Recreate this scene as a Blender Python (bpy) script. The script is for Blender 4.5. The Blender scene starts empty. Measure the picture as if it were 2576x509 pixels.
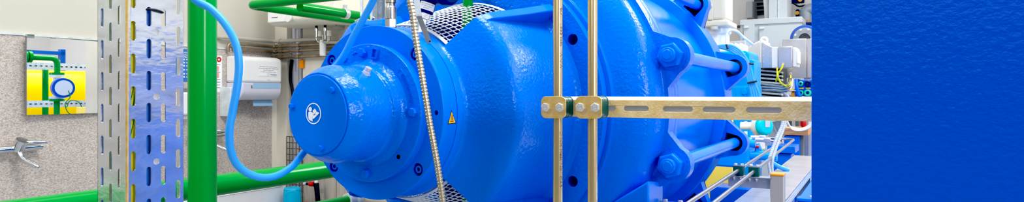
import bpy, bmesh, math, random
from mathutils import Vector, Matrix
random.seed(7)
scene = bpy.context.scene
COL = scene.collection
PI = math.pi
rad = math.radians

# ------------------------------------------------------------------ camera
# world axes: y runs along the pump shaft (away from its cover), x is across it, z is up
H = 1.45
F = 1580.0
CU, CV = 1288.0, 236.0
CA, SA = 0.86609, 0.49992
cam_data = bpy.data.cameras.new('camera')
cam = bpy.data.objects.new('camera', cam_data)
COL.objects.link(cam)
cam.location = (0, 0, H)
cam.rotation_euler = (PI / 2, 0, rad(29.994))
cam_data.sensor_width = 36.0
cam_data.lens = 36.0 * F / 2576.0
cam_data.shift_y = -18.5 / 2576.0
cam_data.clip_start = 0.05
scene.camera = cam


def ray(u, v):
    X = (u - CU) / F
    return Vector((CA * X - SA, SA * X + CA, (CV - v) / F))


def U(u, v, Y):
    return Vector((0, 0, H)) + ray(u, v) * Y


def atx(u, v, x):
    r = ray(u, v)
    return Vector((0, 0, H)) + r * (x / r.x)


def aty(u, v, y):
    r = ray(u, v)
    return Vector((0, 0, H)) + r * (y / r.y)


def atz(u, v, z):
    r = ray(u, v)
    return Vector((0, 0, H)) + r * ((z - H) / r.z)


# ------------------------------------------------------------------ materials
def lin(c):
    c = c / 255.0
    return c / 12.92 if c <= 0.04045 else ((c + 0.055) / 1.055) ** 2.4


def rgb(r, g, b):
    return (lin(r), lin(g), lin(b), 1.0)


def mat(name, col, rough=0.5, metal=0.0, coat=0.0, bump=0.0, bscale=60.0, var=0.0, vscale=6.0, emit=None, alpha=None, trans=0.0, aniso=None, detail=2.0, var2=None):
    m = bpy.data.materials.new(name)
    m.use_nodes = True
    nt = m.node_tree
    b = nt.nodes['Principled BSDF']
    b.inputs['Base Color'].default_value = rgb(*col)
    b.inputs['Roughness'].default_value = rough
    b.inputs['Metallic'].default_value = metal
    if coat:
        b.inputs['Specular IOR Level'].default_value = 0.16
        b.inputs['Coat Weight'].default_value = coat * 0.3
        b.inputs['Coat Roughness'].default_value = 0.10
    if trans:
        b.inputs['Transmission Weight'].default_value = trans
    if emit:
        b.inputs['Emission Color'].default_value = rgb(*emit[0])
        b.inputs['Emission Strength'].default_value = emit[1]
    tc = nt.nodes.new('ShaderNodeTexCoord')
    vec = tc.outputs['Object']
    if aniso:
        mp = nt.nodes.new('ShaderNodeMapping')
        mp.inputs['Scale'].default_value = aniso
        nt.links.new(vec, mp.inputs['Vector'])
        vec = mp.outputs['Vector']
    if bump:
        n = nt.nodes.new('ShaderNodeTexNoise')
        n.inputs['Scale'].default_value = bscale
        n.inputs['Detail'].default_value = detail
        nt.links.new(vec, n.inputs['Vector'])
        bp = nt.nodes.new('ShaderNodeBump')
        bp.inputs['Strength'].default_value = bump
        bp.inputs['Distance'].default_value = 0.004
        nt.links.new(n.outputs['Fac'], bp.inputs['Height'])
        nt.links.new(bp.outputs['Normal'], b.inputs['Normal'])
        if coat:
            nt.links.new(bp.outputs['Normal'], b.inputs['Coat Normal'])
    if var:
        n2 = nt.nodes.new('ShaderNodeTexNoise')
        n2.inputs['Scale'].default_value = vscale
        n2.inputs['Detail'].default_value = 3.0
        nt.links.new(vec, n2.inputs['Vector'])
        mx = nt.nodes.new('ShaderNodeMix')
        mx.data_type = 'RGBA'
        mx.inputs['A'].default_value = rgb(*[max(0, c * (1 - var)) for c in col])
        mx.inputs['B'].default_value = rgb(*(var2 if var2 else [min(255, c * (1 + var)) for c in col]))
        cr = nt.nodes.new('ShaderNodeMapRange')
        cr.inputs['From Min'].default_value = 0.35
        cr.inputs['From Max'].default_value = 0.65
        nt.links.new(n2.outputs['Fac'], cr.inputs['Value'])
        nt.links.new(cr.outputs['Result'], mx.inputs['Factor'])
        nt.links.new(mx.outputs['Result'], b.inputs['Base Color'])
    return m


def speckle_mat():
    m = bpy.data.materials.new('speckled_laminate')
    m.use_nodes = True
    nt = m.node_tree
    b = nt.nodes['Principled BSDF']
    b.inputs['Roughness'].default_value = 0.5
    tc = nt.nodes.new('ShaderNodeTexCoord')
    mp = nt.nodes.new('ShaderNodeMapping')
    mp.inputs['Rotation'].default_value = (0.5, 0.3, 0.2)
    mp.inputs['Scale'].default_value = (1.0, 1.0, 1.9)
    vo = nt.nodes.new('ShaderNodeTexVoronoi')
    vo.inputs['Scale'].default_value = 150
    wn = nt.nodes.new('ShaderNodeTexNoise')
    wn.inputs['Scale'].default_value = 60
    wn.inputs['Detail'].default_value = 4
    ad = nt.nodes.new('ShaderNodeVectorMath')
    ad.operation = 'MULTIPLY_ADD'
    ad.inputs[1].default_value = (0.02, 0.02, 0.02)
    nt.links.new(tc.outputs['Object'], mp.inputs['Vector'])
    nt.links.new(tc.outputs['Object'], wn.inputs['Vector'])
    nt.links.new(wn.outputs['Color'], ad.inputs[0])
    nt.links.new(mp.outputs['Vector'], ad.inputs[2])
    nt.links.new(ad.outputs['Vector'], vo.inputs['Vector'])
    sx = nt.nodes.new('ShaderNodeSeparateColor')
    nt.links.new(vo.outputs['Color'], sx.inputs['Color'])
    cr = nt.nodes.new('ShaderNodeValToRGB')
    e = cr.color_ramp
    e.interpolation = 'CONSTANT'
    e.elements[0].position = 0
    e.elements[0].color = rgb(172, 157, 148)
    e.elements[1].position = 0.2
    e.elements[1].color = rgb(200, 190, 181)
    for p, c in ((0.42, (212, 203, 193)), (0.62, (193, 180, 170)), (0.8, (216, 209, 201)), (0.92, (178, 167, 161))):
        x = e.elements.new(p)
        x.color = rgb(*c)
    nt.links.new(sx.outputs['Red'], cr.inputs['Fac'])
    nt.links.new(cr.outputs['Color'], b.inputs['Base Color'])
    return m


BLUE = (0, 114, 230)
M = {}
M['paint'] = mat('blue_paint', BLUE, 0.28, coat=0.5, bump=0.12, bscale=90)
M['rough_paint'] = mat('blue_cast_paint', BLUE, 0.24, coat=0.8, bump=0.5, bscale=105, detail=2.5)
M['orange_peel'] = mat('blue_sheet_paint', (0, 82, 199), 0.24, coat=0.7, bump=0.26, bscale=100, detail=2, aniso=(1, 1, 1.3))
M['drum_blue'] = mat('blue_drum_paint', (0, 122, 240), 0.22, coat=0.6, bump=0.06, bscale=20, var=0.06, vscale=8, aniso=(1, 0.3, 1))
M['black_hole'] = mat('dark_bore', (6, 8, 16), 0.8)
M['bright_blue'] = mat('bright_blue_paint', (0, 158, 245), 0.3, coat=0.4)
M['cyan'] = mat('cyan_paint', (20, 205, 225), 0.35, coat=0.3)
M['hose_blue'] = mat('blue_hose_rubber', (58, 160, 246), 0.38)
M['inner_blue'] = mat('blue_cable_sheath', (0, 98, 205), 0.4)
M['green'] = mat('green_paint', (0, 150, 56), 0.22, coat=0.6, bump=0.03, bscale=30)
M['galv'] = mat('galvanised_steel', (216, 222, 228), 0.17, metal=0.92, bump=0.16, bscale=26, aniso=(1, 1, 2.2), var=0.05, vscale=10)
M['galv_matt'] = mat('galvanised_steel_matt', (214, 222, 224), 0.45, metal=0.12, var=0.05, vscale=20)
M['gold'] = mat('yellow_chromated_steel', (244, 210, 142), 0.36, metal=0.3, bump=0.3, bscale=200, var=0.03, vscale=40, var2=(248, 224, 172))
M['gold_plate'] = mat('yellow_passivated_plate', (234, 196, 104), 0.32, metal=0.5, var=0.05, vscale=40, var2=(240, 204, 146))
M['tube'] = mat('polished_tube_steel', (224, 198, 148), 0.24, metal=0.8, var=0.05, vscale=3, aniso=(40, 40, 0.3))
M['chrome'] = mat('chrome', (214, 218, 222), 0.08, metal=1.0)
M['steel'] = mat('stainless_steel', (188, 184, 180), 0.32, metal=1.0, var=0.05, vscale=30)
M['bolt'] = mat('zinc_bolt_steel', (220, 218, 216), 0.3, metal=0.55, bump=0.1, bscale=200)
M['braid'] = mat('conduit_steel', (186, 174, 152), 0.34, metal=1.0)
M['teal'] = mat('dark_green_plastic', (0, 84, 76), 0.45, bump=0.1, bscale=120)
M['wall'] = mat('cream_wall_paint', (206, 202, 188), 0.7, bump=0.03, bscale=40)
M['wall_b'] = mat('rear_wall_paint', (226, 219, 203), 0.75, var=0.03, vscale=3)  # cream-grey paint of the jutting wall
M['far_wall'] = mat('far_wall_panel', (236, 234, 232), 0.7)
M['floor'] = mat('grey_floor_coating', (168, 170, 172), 0.45, var=0.05, vscale=2)
M['ceil'] = mat('white_ceiling', (238, 238, 236), 0.8)
M['speckle'] = speckle_mat()
M['wood'] = mat('grey_plank_wood', (188, 182, 170), 0.7, var=0.06, vscale=8, aniso=(8, 8, 0.7))
M['ply'] = mat('brown_wood', (206, 150, 104), 0.6, var=0.08, vscale=10, aniso=(1, 8, 8))
M['white'] = mat('white_plastic', (240, 240, 238), 0.35)
M['white_enamel'] = mat('white_enamel', (232, 233, 234), 0.25)
M['tube_grey'] = mat('drawn_steel_tube', (150, 154, 164), 0.28, metal=0.85)
M['grey_steel'] = mat('grey_steel_bracket', (150, 158, 170), 0.4, metal=0.3)
M['post_grey'] = mat('grey_beige_post', (172, 168, 158), 0.45, metal=0.2)
M['cream'] = mat('cream_plastic', (238, 232, 216), 0.45)
M['smoke'] = mat('smoked_plastic', (214, 214, 228), 0.25, coat=0.3)
M['paper'] = mat('white_paper', (248, 248, 246), 0.7)
M['towel'] = mat('blue_paper_towel', (158, 196, 226), 0.85, bump=0.2, bscale=90)
M['ink'] = mat('grey_ink', (120, 124, 128), 0.7)
M['dark_ink'] = mat('dark_ink', (64, 62, 58), 0.6)
M['blue_ink'] = mat('blue_ink', (40, 70, 140), 0.6)
M['red'] = mat('red_plastic', (214, 36, 36), 0.4)
M['pink'] = mat('pink_print', (238, 160, 160), 0.7)
M['poster'] = mat('blue_poster', (58, 122, 190), 0.6)
M['soap'] = mat('blue_soap', (70, 176, 226), 0.25)
M['bronze'] = mat('aged_pipe_metal', (150, 134, 112), 0.38, metal=0.6, var=0.1, vscale=12)
M['grey_pipe'] = mat('grey_painted_pipe', (186, 180, 166), 0.5)
M['grey_cond'] = mat('grey_conduit', (196, 196, 206), 0.4, metal=0.3)
M['rust'] = mat('rusted_wire', (104, 92, 82), 0.6, metal=0.3)
M['black'] = mat('black_rubber', (28, 30, 34), 0.5)
M['lightblue'] = mat('light_blue_bag', (30, 176, 218), 0.5)
M['yellow'] = mat('yellow_paint', (255, 212, 10), 0.35, coat=0.3)
M['guard_yellow'] = mat('pale_yellow_panel', (255, 226, 92), 0.4)
M['sign_yellow'] = mat('sign_yellow', (250, 186, 28), 0.5)
M['stripe'] = mat('yellow_insulation', (232, 216, 20), 0.45)
M['stripe_green'] = mat('green_insulation', (20, 134, 56), 0.45)
M['orange'] = mat('orange_plastic', (246, 150, 20), 0.4)
M['cab'] = mat('grey_cabinet_paint', (196, 205, 212), 0.4, coat=0.2)
M['cab_dark'] = mat('dark_louvre', (70, 76, 84), 0.6)
M['pale'] = mat('pale_grey_paint', (226, 226, 224), 0.4, coat=0.2)
M['motor_cream'] = mat('cream_gearmotor_paint', (206, 205, 194), 0.35, coat=0.3)
M['brushed'] = mat('brushed_stainless', (204, 202, 204), 0.3, metal=0.75, var=0.04, vscale=6)
M['fin'] = mat('dark_fin_gap', (36, 40, 44), 0.6)
M['navy'] = mat('dark_blue_plastic_and_shade', (10, 40, 110), 0.35, coat=0.3)  # plastic parts, and the shade painted into the pump's recesses
M['mint'] = mat('mint_push_button', (52, 196, 164), 0.35)
M['sym'] = mat('white_symbol', (236, 240, 246), 0.6)
M['mirror'] = mat('mirror_glass', (246, 248, 248), 0.01, metal=1.0)
M['gauge'] = mat('gauge_face', (226, 234, 238), 0.3)
M['frame_blue'] = mat('blue_frame_paint', (10, 84, 190), 0.35)


# ------------------------------------------------------------------ mesh builder
def catmull(pts, n=8):
    pts = [Vector(p) for p in pts]
    P = [pts[0] * 2 - pts[1]] + pts + [pts[-1] * 2 - pts[-2]]
    out = []
    for i in range(1, len(P) - 2):
        a, b, c, d = P[i - 1], P[i], P[i + 1], P[i + 2]
        for k in range(n):
            t = k / n
            out.append(0.5 * ((2 * b) + (c - a) * t + (2 * a - 5 * b + 4 * c - d) * t * t + (3 * b - a - 3 * c + d) * t ** 3))
    out.append(pts[-1])
    return out


def resample(pts, step):
    out = [pts[0].copy()]
    acc = 0.0
    for a, b in zip(pts, pts[1:]):
        L = (b - a).length
        if L < 1e-9:
            continue
        t = step - acc
        while t <= L:
            out.append(a.lerp(b, t / L))
            t += step
        acc = L - (t - step)
    return out


def fillet(pts, r, n=4, closed=False):
    """round the corners of a polyline (any dimension)."""
    P = [Vector(p) for p in pts]
    N = len(P)
    out = []
    for i in range(N):
        if not closed and (i == 0 or i == N - 1):
            out.append(P[i])
            continue
        a, b, c = P[i - 1], P[i], P[(i + 1) % N]
        u, w = a - b, c - b
        lu, lw = u.length, w.length
        if lu < 1e-7 or lw < 1e-7:
            out.append(b)
            continue
        ri = r[i] if isinstance(r, (list, tuple)) else r
        if ri <= 0:
            out.append(b)
            continue
        u /= lu
        w /= lw
        k = min(ri, 0.48 * lu, 0.48 * lw)
        for j in range(n + 1):
            t = j / n
            p = b + u * k
            q = b + w * k
            out.append(p * (1 - t) ** 2 + b * 2 * t * (1 - t) + q * t * t)
    return out


class MB:
    def __init__(self):
        self.v = []
        self.f = []

    def add(self, vs, fs):
        o = len(self.v)
        self.v += [Vector(p) for p in vs]
        self.f += [tuple(i + o for i in f) for f in fs]
        return self

    def merge(self, other, M4=None):
        return self.add([(M4 @ p if M4 else p) for p in other.v], other.f)

    def box(self, a, b):
        x0, y0, z0 = [min(a[i], b[i]) for i in range(3)]
        x1, y1, z1 = [max(a[i], b[i]) for i in range(3)]
        return self.add([(x0, y0, z0), (x1, y0, z0), (x1, y1, z0), (x0, y1, z0), (x0, y0, z1), (x1, y0, z1), (x1, y1, z1), (x0, y1, z1)],
                        [(0, 3, 2, 1), (4, 5, 6, 7), (0, 1, 5, 4), (1, 2, 6, 5), (2, 3, 7, 6), (3, 0, 4, 7)])

    def prism(self, poly, off):
        n = len(poly)
        off = Vector(off)
        vs = [Vector(p) for p in poly] + [Vector(p) + off for p in poly]
        fs = [tuple(range(n))[::-1], tuple(range(n, 2 * n))]
        fs += [(i, (i + 1) % n, n + (i + 1) % n, n + i) for i in range(n)]
        return self.add(vs, fs)

    def tube(self, pts, r, seg=14, caps=True, closed=False):
        pts = [Vector(p) for p in pts]
        n = len(pts)
        R = r if isinstance(r, (list, tuple)) else [r] * n
        T = []
        for i in range(n):
            if closed:
                t = pts[(i + 1) % n] - pts[i - 1]
            else:
                t = pts[min(i + 1, n - 1)] - pts[max(i - 1, 0)]
            if t.length < 1e-9:
                t = T[-1] if T else Vector((0, 0, 1))
            T.append(t.normalized())
        a = Vector((0, 0, 1)) if abs(T[0].z) < 0.9 else Vector((1, 0, 0))
        e = (a - T[0] * a.dot(T[0])).normalized()
        vs, fs = [], []
        for i in range(n):
            e = (e - T[i] * e.dot(T[i])).normalized()
            g = T[i].cross(e)
            for k in range(seg):
                c = 2 * PI * k / seg
                vs.append(pts[i] + (e * math.cos(c) + g * math.sin(c)) * R[i])
        m = n if closed else n - 1
        for i in range(m):
            j = (i + 1) % n
            for k in range(seg):
                l = (k + 1) % seg
                fs.append((i * seg + k, i * seg + l, j * seg + l, j * seg + k))
        if caps and not closed:
            fs.append(tuple(range(seg))[::-1])
            fs.append(tuple((n - 1) * seg + k for k in range(seg)))
        return self.add(vs, fs)

    def cyl(self, a, b, r, seg=24):
        return self.tube([a, b], r, seg)

    def lathe(self, prof, o, ax, e1, e2, p0=0.0, p1=360.0, seg=96, closed=False):
        """prof: (s, r) pairs, s along ax."""
        o, ax, e1, e2 = Vector(o), Vector(ax), Vector(e1), Vector(e2)
        full = abs(p1 - p0) >= 359.99
        n = len(prof)
        cols = seg if full else seg + 1
        vs, fs = [], []
        for k in range(cols):
            t = rad(p0 + (p1 - p0) * k / seg)
            dr = e1 * math.cos(t) + e2 * math.sin(t)
            for p in prof:
                vs.append(o + ax * p[0] + dr * p[1])
        m = n if closed else n - 1
        for k in range(seg):
            l = (k + 1) % cols if full else k + 1
            for i in range(m):
                j = (i + 1) % n
                fs.append((k * n + i, k * n + j, l * n + j, l * n + i))
        if not full and closed:
            fs.append(tuple(range(n)))
            fs.append(tuple(seg * n + i for i in range(n))[::-1])
        return self.add(vs, fs)

    def hexa(self, c, ax, R, h, dome=0.15, n=6, rot=0.0):
        """bolt head / nut along ax from c, chamfered outer end."""
        c, ax = Vector(c), Vector(ax).normalized()
        a = Vector((0, 0, 1)) if abs(ax.z) < 0.9 else Vector((1, 0, 0))
        e = (a - ax * a.dot(ax)).normalized()
        g = ax.cross(e)
        vs = []
        for (hh, rr) in ((0, R), (h * (1 - dome), R), (h, R * 0.84)):
            for k in range(n):
                t = rot + 2 * PI * k / n
                vs.append(c + ax * hh + (e * math.cos(t) + g * math.sin(t)) * rr)
        fs = [tuple(range(n))[::-1], tuple(range(2 * n, 3 * n))]
        for L in range(2):
            for k in range(n):
                l = (k + 1) % n
                fs.append((L * n + k, L * n + l, (L + 1) * n + l, (L + 1) * n + k))
        return self.add(vs, fs)

    def sphere(self, c, r, seg=20, rings=12, sc=(1, 1, 1)):
        c = Vector(c)
        prof = [(-math.cos(PI * i / rings) * r, max(1e-5, math.sin(PI * i / rings) * r)) for i in range(rings + 1)]
        t = MB().lathe(prof, (0, 0, 0), (0, 0, 1), (1, 0, 0), (0, 1, 0), seg=seg)
        return self.add([c + Vector((p.x * sc[0], p.y * sc[1], p.z * sc[2])) for p in t.v], t.f)

    def build(self, name, material, parent=None, bev=0.0, ang=35, origin=None, bseg=2):
        me = bpy.data.meshes.new(name)
        lo = Vector([min(p[i] for p in self.v) for i in range(3)])
        hi = Vector([max(p[i] for p in self.v) for i in range(3)])
        o = Vector(origin) if origin is not None else Vector(((lo.x + hi.x) / 2, (lo.y + hi.y) / 2, lo.z if parent is None else (lo.z + hi.z) / 2))
        me.from_pydata([tuple(p - o) for p in self.v], [], self.f)
        bm = bmesh.new()
        bm.from_mesh(me)
        bmesh.ops.remove_doubles(bm, verts=bm.verts, dist=1e-6)
        bmesh.ops.recalc_face_normals(bm, faces=bm.faces)
        bm.to_mesh(me)
        bm.free()
        for p in me.polygons:
            p.use_smooth = True
        me.set_sharp_from_angle(angle=rad(ang))
        me.materials.append(material)
        ob = bpy.data.objects.new(name, me)
        COL.objects.link(ob)
        if parent is not None:
            ob.parent = parent
            w = parent.location.copy()
            q = parent.parent
            while q is not None:
                w += q.location
                q = q.parent
            ob.location = o - w
        else:
            ob.location = o
        if bev:
            md = ob.modifiers.new('bevel', 'BEVEL')
            md.width = bev
            md.segments = bseg
            md.limit_method = 'ANGLE'
            md.angle_limit = rad(40)
            md.harden_normals = False
        return ob


def tag(o, label, cat, group=None):
    o['label'] = label
    o['category'] = cat
    if group:
        o['group'] = group
    return o


def thing(name, loc, label, cat, group=None):
    o = bpy.data.objects.new(name, None)
    o.empty_display_size = 0.05
    COL.objects.link(o)
    o.location = Vector(loc)
    return tag(o, label, cat, group)


def struct(o):
    o['kind'] = 'structure'
    return o


def copy_tree(o, parent=None):
    c = o.copy()
    COL.objects.link(c)
    if parent is not None:
        c.parent = parent
    for ch in list(o.children):
        copy_tree(ch, c)
    return c


def plate(outline, holes, thick, M4):
    """flat plate with real holes; 2-D outline in local xy, thickness along local z (0..thick)."""
    cu = bpy.data.curves.new('tmp', 'CURVE')
    cu.dimensions = '2D'
    cu.fill_mode = 'BOTH'
    for loop in [outline] + list(holes):
        sp = cu.splines.new('POLY')
        sp.points.add(len(loop) - 1)
        for p, q in zip(sp.points, loop):
            p.co = (q[0], q[1], 0, 1)
        sp.use_cyclic_u = True
    cu.extrude = thick / 2
    ob = bpy.data.objects.new('tmp', cu)
    COL.objects.link(ob)
    bpy.context.view_layer.update()
    dg = bpy.context.evaluated_depsgraph_get()
    me = bpy.data.meshes.new_from_object(ob.evaluated_get(dg))
    mb = MB()
    sh = Matrix.Translation((0, 0, thick / 2))
    mb.add([M4 @ (sh @ v.co) for v in me.vertices], [tuple(p.vertices) for p in me.polygons])
    bpy.data.objects.remove(ob)
    bpy.data.curves.remove(cu)
    bpy.data.meshes.remove(me)
    return mb


def slot(cx, cy, L, W, vert=True, n=6):
    """rounded slot outline."""
    r = W / 2
    h = max(0, L / 2 - r)
    out = []
    for k in range(n + 1):
        t = PI * k / n
        out.append((r * math.cos(t), h + r * math.sin(t)))
    for k in range(n + 1):
        t = PI + PI * k / n
        out.append((r * math.cos(t), -h + r * math.sin(t)))
    if not vert:
        out = [(-b, a) for a, b in out]
    return [(cx + a, cy + b) for a, b in out]


def circ2(cx, cy, r, n=20):
    return [(cx + r * math.cos(2 * PI * k / n), cy + r * math.sin(2 * PI * k / n)) for k in range(n)]


def rrect(cx, cy, w, h, r, n=5):
    out = []
    for (sx, sy, a0) in ((1, 1, 0), (-1, 1, 90), (-1, -1, 180), (1, -1, 270)):
        for k in range(n + 1):
            t = rad(a0 + 90 * k / n)
            out.append((cx + sx * (w / 2 - r) + r * math.cos(t), cy + sy * (h / 2 - r) + r * math.sin(t)))
    return out


def frame4(o, ex, ey, ez):
    m = Matrix.Identity(4)
    for i, e in enumerate((ex, ey, ez)):
        e = Vector(e)
        for j in range(3):
            m[j][i] = e[j]
    for j in range(3):
        m[j][3] = o[j]
    return m


def text_mb(body, size, extr=0.0005, align='CENTER', res=3):
    cu = bpy.data.curves.new('tmp', 'FONT')
    cu.body = body
    cu.size = size
    cu.align_x = align
    cu.align_y = 'CENTER'
    cu.extrude = extr
    cu.resolution_u = res
    ob = bpy.data.objects.new('tmp', cu)
    COL.objects.link(ob)
    bpy.context.view_layer.update()
    dg = bpy.context.evaluated_depsgraph_get()
    me = bpy.data.meshes.new_from_object(ob.evaluated_get(dg))
    mb = MB().add([v.co.copy() for v in me.vertices], [tuple(p.vertices) for p in me.polygons])
    bpy.data.objects.remove(ob)
    bpy.data.curves.remove(cu)
    bpy.data.meshes.remove(me)
    return mb


X, Yv, Z = Vector((1, 0, 0)), Vector((0, 1, 0)), Vector((0, 0, 1))

# ================================================================== ROOM
WX = -4.49      # left wall plane
WY = 3.68       # jutting wall behind the pump
FY = 9.6        # far wall
struct(MB().box((WX - 0.2, -4, -0.1), (8.2, FY + 0.2, 0)).build('floor', M['floor']))
struct(MB().box((WX - 0.2, -4, 5.2), (8.2, FY + 0.2, 5.3)).build('ceiling', M['ceil']))
struct(MB().box((WX - 0.2, -4, 0), (WX, FY, 5.2)).build('wall_left', M['wall']))
ox0 = aty(722, 0, WY).x
ox1 = aty(762, 0, WY).x
zh = aty(740, 52, WY).z
wb = MB().box((WX, WY, 0), (ox0, WY + 0.15, 5.2)).box((ox1, WY, 0), (-2.15, WY + 0.15, 5.2)).box((ox0, WY, zh), (ox1, WY + 0.15, 5.2))
struct(wb.build('wall_rear_left', M['wall_b']))
struct(MB().box((WX, FY, 0), (8.2, FY + 0.2, 5.2)).build('wall_back', M['far_wall']))
struct(MB().box((8.0, -4, 0), (8.2, FY, 5.2)).build('wall_right', M['far_wall']))
# speckled splashback and its cap strip
zt = H + 0.353
yb1 = atx(680, 200, WX).y
struct(MB().box((WX, -2, 0.6), (WX + 0.018, yb1, zt)).build('trim_1', M['speckle']))
struct(MB().box((WX, -2, zt), (WX + 0.024, yb1 + 0.008, zt + 0.012)).build('trim_2', M['galv_matt']))
struct(MB().box((WX, yb1, 0.6), (WX + 0.02, yb1 + 0.05, zt)).build('trim_3', M['cream']))
# grey plank cladding on the jutting wall
pk = MB()
px0, px1 = ox1 + 0.01, -2.16
npk = 5
pz1 = aty(800, 330, WY).z
for i in range(npk):
    a = px0 + (px1 - px0) * i / npk
    b = px0 + (px1 - px0) * (i + 1) / npk
    pk.box((a + 0.003, WY - 0.02, 0.0), (b - 0.003, WY, pz1))
struct(pk.build('trim_4', M['wood'], bev=0.002))
# dark seam in the far wall panels
a = aty(1826, 66, FY)
b = aty(1866, 70, FY)
struct(MB().box((a.x - 3.0, FY - 0.015, b.z), (a.x + 1.2, FY, a.z)).build('trim_5', M['rust']))

# ================================================================== PUMP
AX = Vector((CA * -0.4975 - SA * 1.6, SA * -0.4975 + CA * 1.6, H + (236 - 289.05) / F * 1.6))


def PP(s, r, phi):
    t = rad(phi)
    return AX + Vector((r * math.cos(t), s, r * math.sin(t)))


def L(mb, prof, p0=0, p1=360, seg=128, closed=False):
    return mb.lathe(prof, AX, Yv, X, Z, p0, p1, seg, closed)


pump = thing('pump', (AX.x, AX.y + 0.9, 0), 'huge bright blue horizontal pump with round end cover and ring of tie rods', 'pump')
# --- bearing end
L(MB(), fillet([(0.0, 0.0), (0.0, 0.103), (0.008, 0.103)], 0.003), seg=96).build('end_cover', M['paint'], pump)
bf = L(MB(), fillet([(0.006, 0.100), (0.003, 0.1075), (0.044, 0.129), (0.139, 0.1285), (0.145, 0.134), (0.165, 0.137), (0.1785, 0.150)],
                    [0, 0.003, 0.012, 0.003, 0.003, 0.012, 0]), seg=128)
bf.build('bearing_housing', M['rough_paint'], pump)
L(MB(), fillet([(0.1785, 0.12), (0.1785, 0.1936), (0.2062, 0.1936)], 0.003), seg=128).build('bearing_flange', M['rough_paint'], pump)
# big disc with counterbored socket-screw pockets: front ring face built as holed plate, rim by lathe
scr = [PP(0.2057, 0.2214, a) for a in (46.8, 136.8, 226.8, 316.8)]
FM = frame4(AX + Yv * 0.2057, X, Z, -Yv)      # local x right, y up, z towards the viewer
inn = circ2(0, 0, 0.12, 64)
holes = [[(0.2214 * math.cos(rad(a)) + 0.0175 * math.cos(2 * PI * k / 24), 0.2214 * math.sin(rad(a)) + 0.0175 * math.sin(2 * PI * k / 24)) for k in range(24)] for a in (46.8, 136.8, 226.8, 316.8)]
holes += [circ2(0.223, 0.003, 0.0068, 16), circ2(-0.223, 0.003, 0.0068, 16)]
dm = plate(circ2(0, 0, 0.2455, 160), [inn] + holes, 0.018, FM @ Matrix.Translation((0, 0, -0.018)))
dm.build('cover_disc', M['paint'], pump)
L(MB(), fillet([(0.2057, 0.2452), (0.2072, 0.247), (0.2685, 0.247), (0.2692, 0.238), (0.2714, 0.238), (0.2721, 0.247), (0.300, 0.247), (0.312, 0.252)], 0.001, 2), seg=160).build('disc_rim', M['paint'], pump)
L(MB(), [(0.224, 0.10), (0.224, 0.246)], seg=64).build('pocket_floor', M['navy'], pump)  # navy puts the shade of the screw pockets into the colour
for a in (46.8, 136.8, 226.8, 316.8):
    c = PP(0.2215, 0.2214, a)
    s_ = MB().lathe(fillet([(0, 0.0105), (-0.0125, 0.0105), (-0.014, 0.009), (-0.014, 0.0058), (-0.006, 0.0055), (-0.006, 0.0)], 0.0), c, Yv, X, Z, seg=24)
    so = s_.build('socket_screw', M['paint'], pump)
    MB().hexa(c - Yv * 0.0062, -Yv, 0.0057, 0.0004).build('hex_socket', M['black_hole'], so)
# flange bolts, cover bolts, plugged hole, cast boss
for a in (1.4, 93.5, 181, 271):
    MB().hexa(PP(0.1785, 0.1695, a), -Yv, 0.0128, 0.011, rot=0.4).cyl(PP(0.1784, 0.1695, a), PP(0.1765, 0.1695, a), 0.0145).build('flange_bolt', M['paint'], pump, ang=25)
for a, r_ in ((48, 0.0845), (167, 0.0925), (-78, 0.0865)):
    MB().hexa(PP(0.0, r_, a), -Yv, 0.0078, 0.0075, rot=0.2).build('cover_bolt', M['paint'], pump, ang=25)
MB().cyl(PP(0.1782, 0.166, -45), PP(0.186, 0.166, -45), 0.0062, 18).build('tapped_hole', M['black_hole'], pump)
bo = plate(rrect(0, 0, 0.022, 0.030, 0.002), [rrect(0, 0, 0.015, 0.022, 0.001)], 0.006, frame4(PP(0.1785, 0.1690, 78), (math.cos(rad(-12)), 0, math.sin(rad(-12))), (math.sin(rad(12)), 0, math.cos(rad(12))), -Yv))
bo.build('casting_boss', M['paint'], pump)
# cast lettering round the flange, reading clockwise
cast = MB()
txt = '0/0315157/0180'
for i, ch in enumerate(txt):
    phi = 38.0 - i * (27.5 / (len(txt) - 1))
    t = rad(phi)
    er = Vector((math.cos(t), 0, math.sin(t)))
    et = Vector((math.sin(t), 0, -math.cos(t)))
    cast.merge(text_mb(ch, 0.0165, 0.0016), frame4(PP(0.1785, 0.1655, phi), et, er, -Yv))
cast.build('cast_lettering', M['paint'], pump)
lip = MB()
lo_ = []
for k in range(9):
    lo_.append(PP(0.1785, 0.157, 44 - k * 1.1))
for k in range(9):
    lo_.append(PP(0.1785, 0.174, 44 - 8.8 + k * 1.1))
lip.tube(fillet(lo_, 0.006, 3, True), 0.0016, 6, closed=True)
lip.build('cast_rim', M['paint'], pump)
blob = MB()
for (a, r_, q) in ((117, 0.168, 0.005), (119.5, 0.167, 0.004), (115, 0.171, 0.004), (103, 0.174, 0.004), (106, 0.173, 0.0035), (121, 0.172, 0.003), (100.5, 0.172, 0.003)):
    blob.sphere(PP(0.1785, r_, a), q, 10, 6)
blob.build('cast_mark', M['paint'], pump)
# breather plug
pd = (Vector((math.cos(rad(57)), 0, math.sin(rad(57)))))
pb = PP(0.102, 0.127, 56)
gp = MB().hexa(pb, pd, 0.0105, 0.010).tube([pb + pd * 0.009, pb + pd * 0.020], [0.0085, 0.0085], 20)
gp.tube([pb - pd * 0.001, pb + pd * 0.0015], 0.0125, 24)
gp.build('breather_plug', M['bolt'], pump, ang=25)
# manual symbol on the cover
lc = aty(789.5, 286, AX.y) - Yv * 0.0012
LS = 0.0272
LM = frame4(lc, X * LS, Z * LS, -Yv)
sym = plate(circ2(0, 0, 1.0, 56), [circ2(0, 0, 0.90, 56)], 0.0004, LM)


def npx(p):
    return [((a - 210) / 138.0, (265 - b) / 193.0) for a, b in p]


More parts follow.
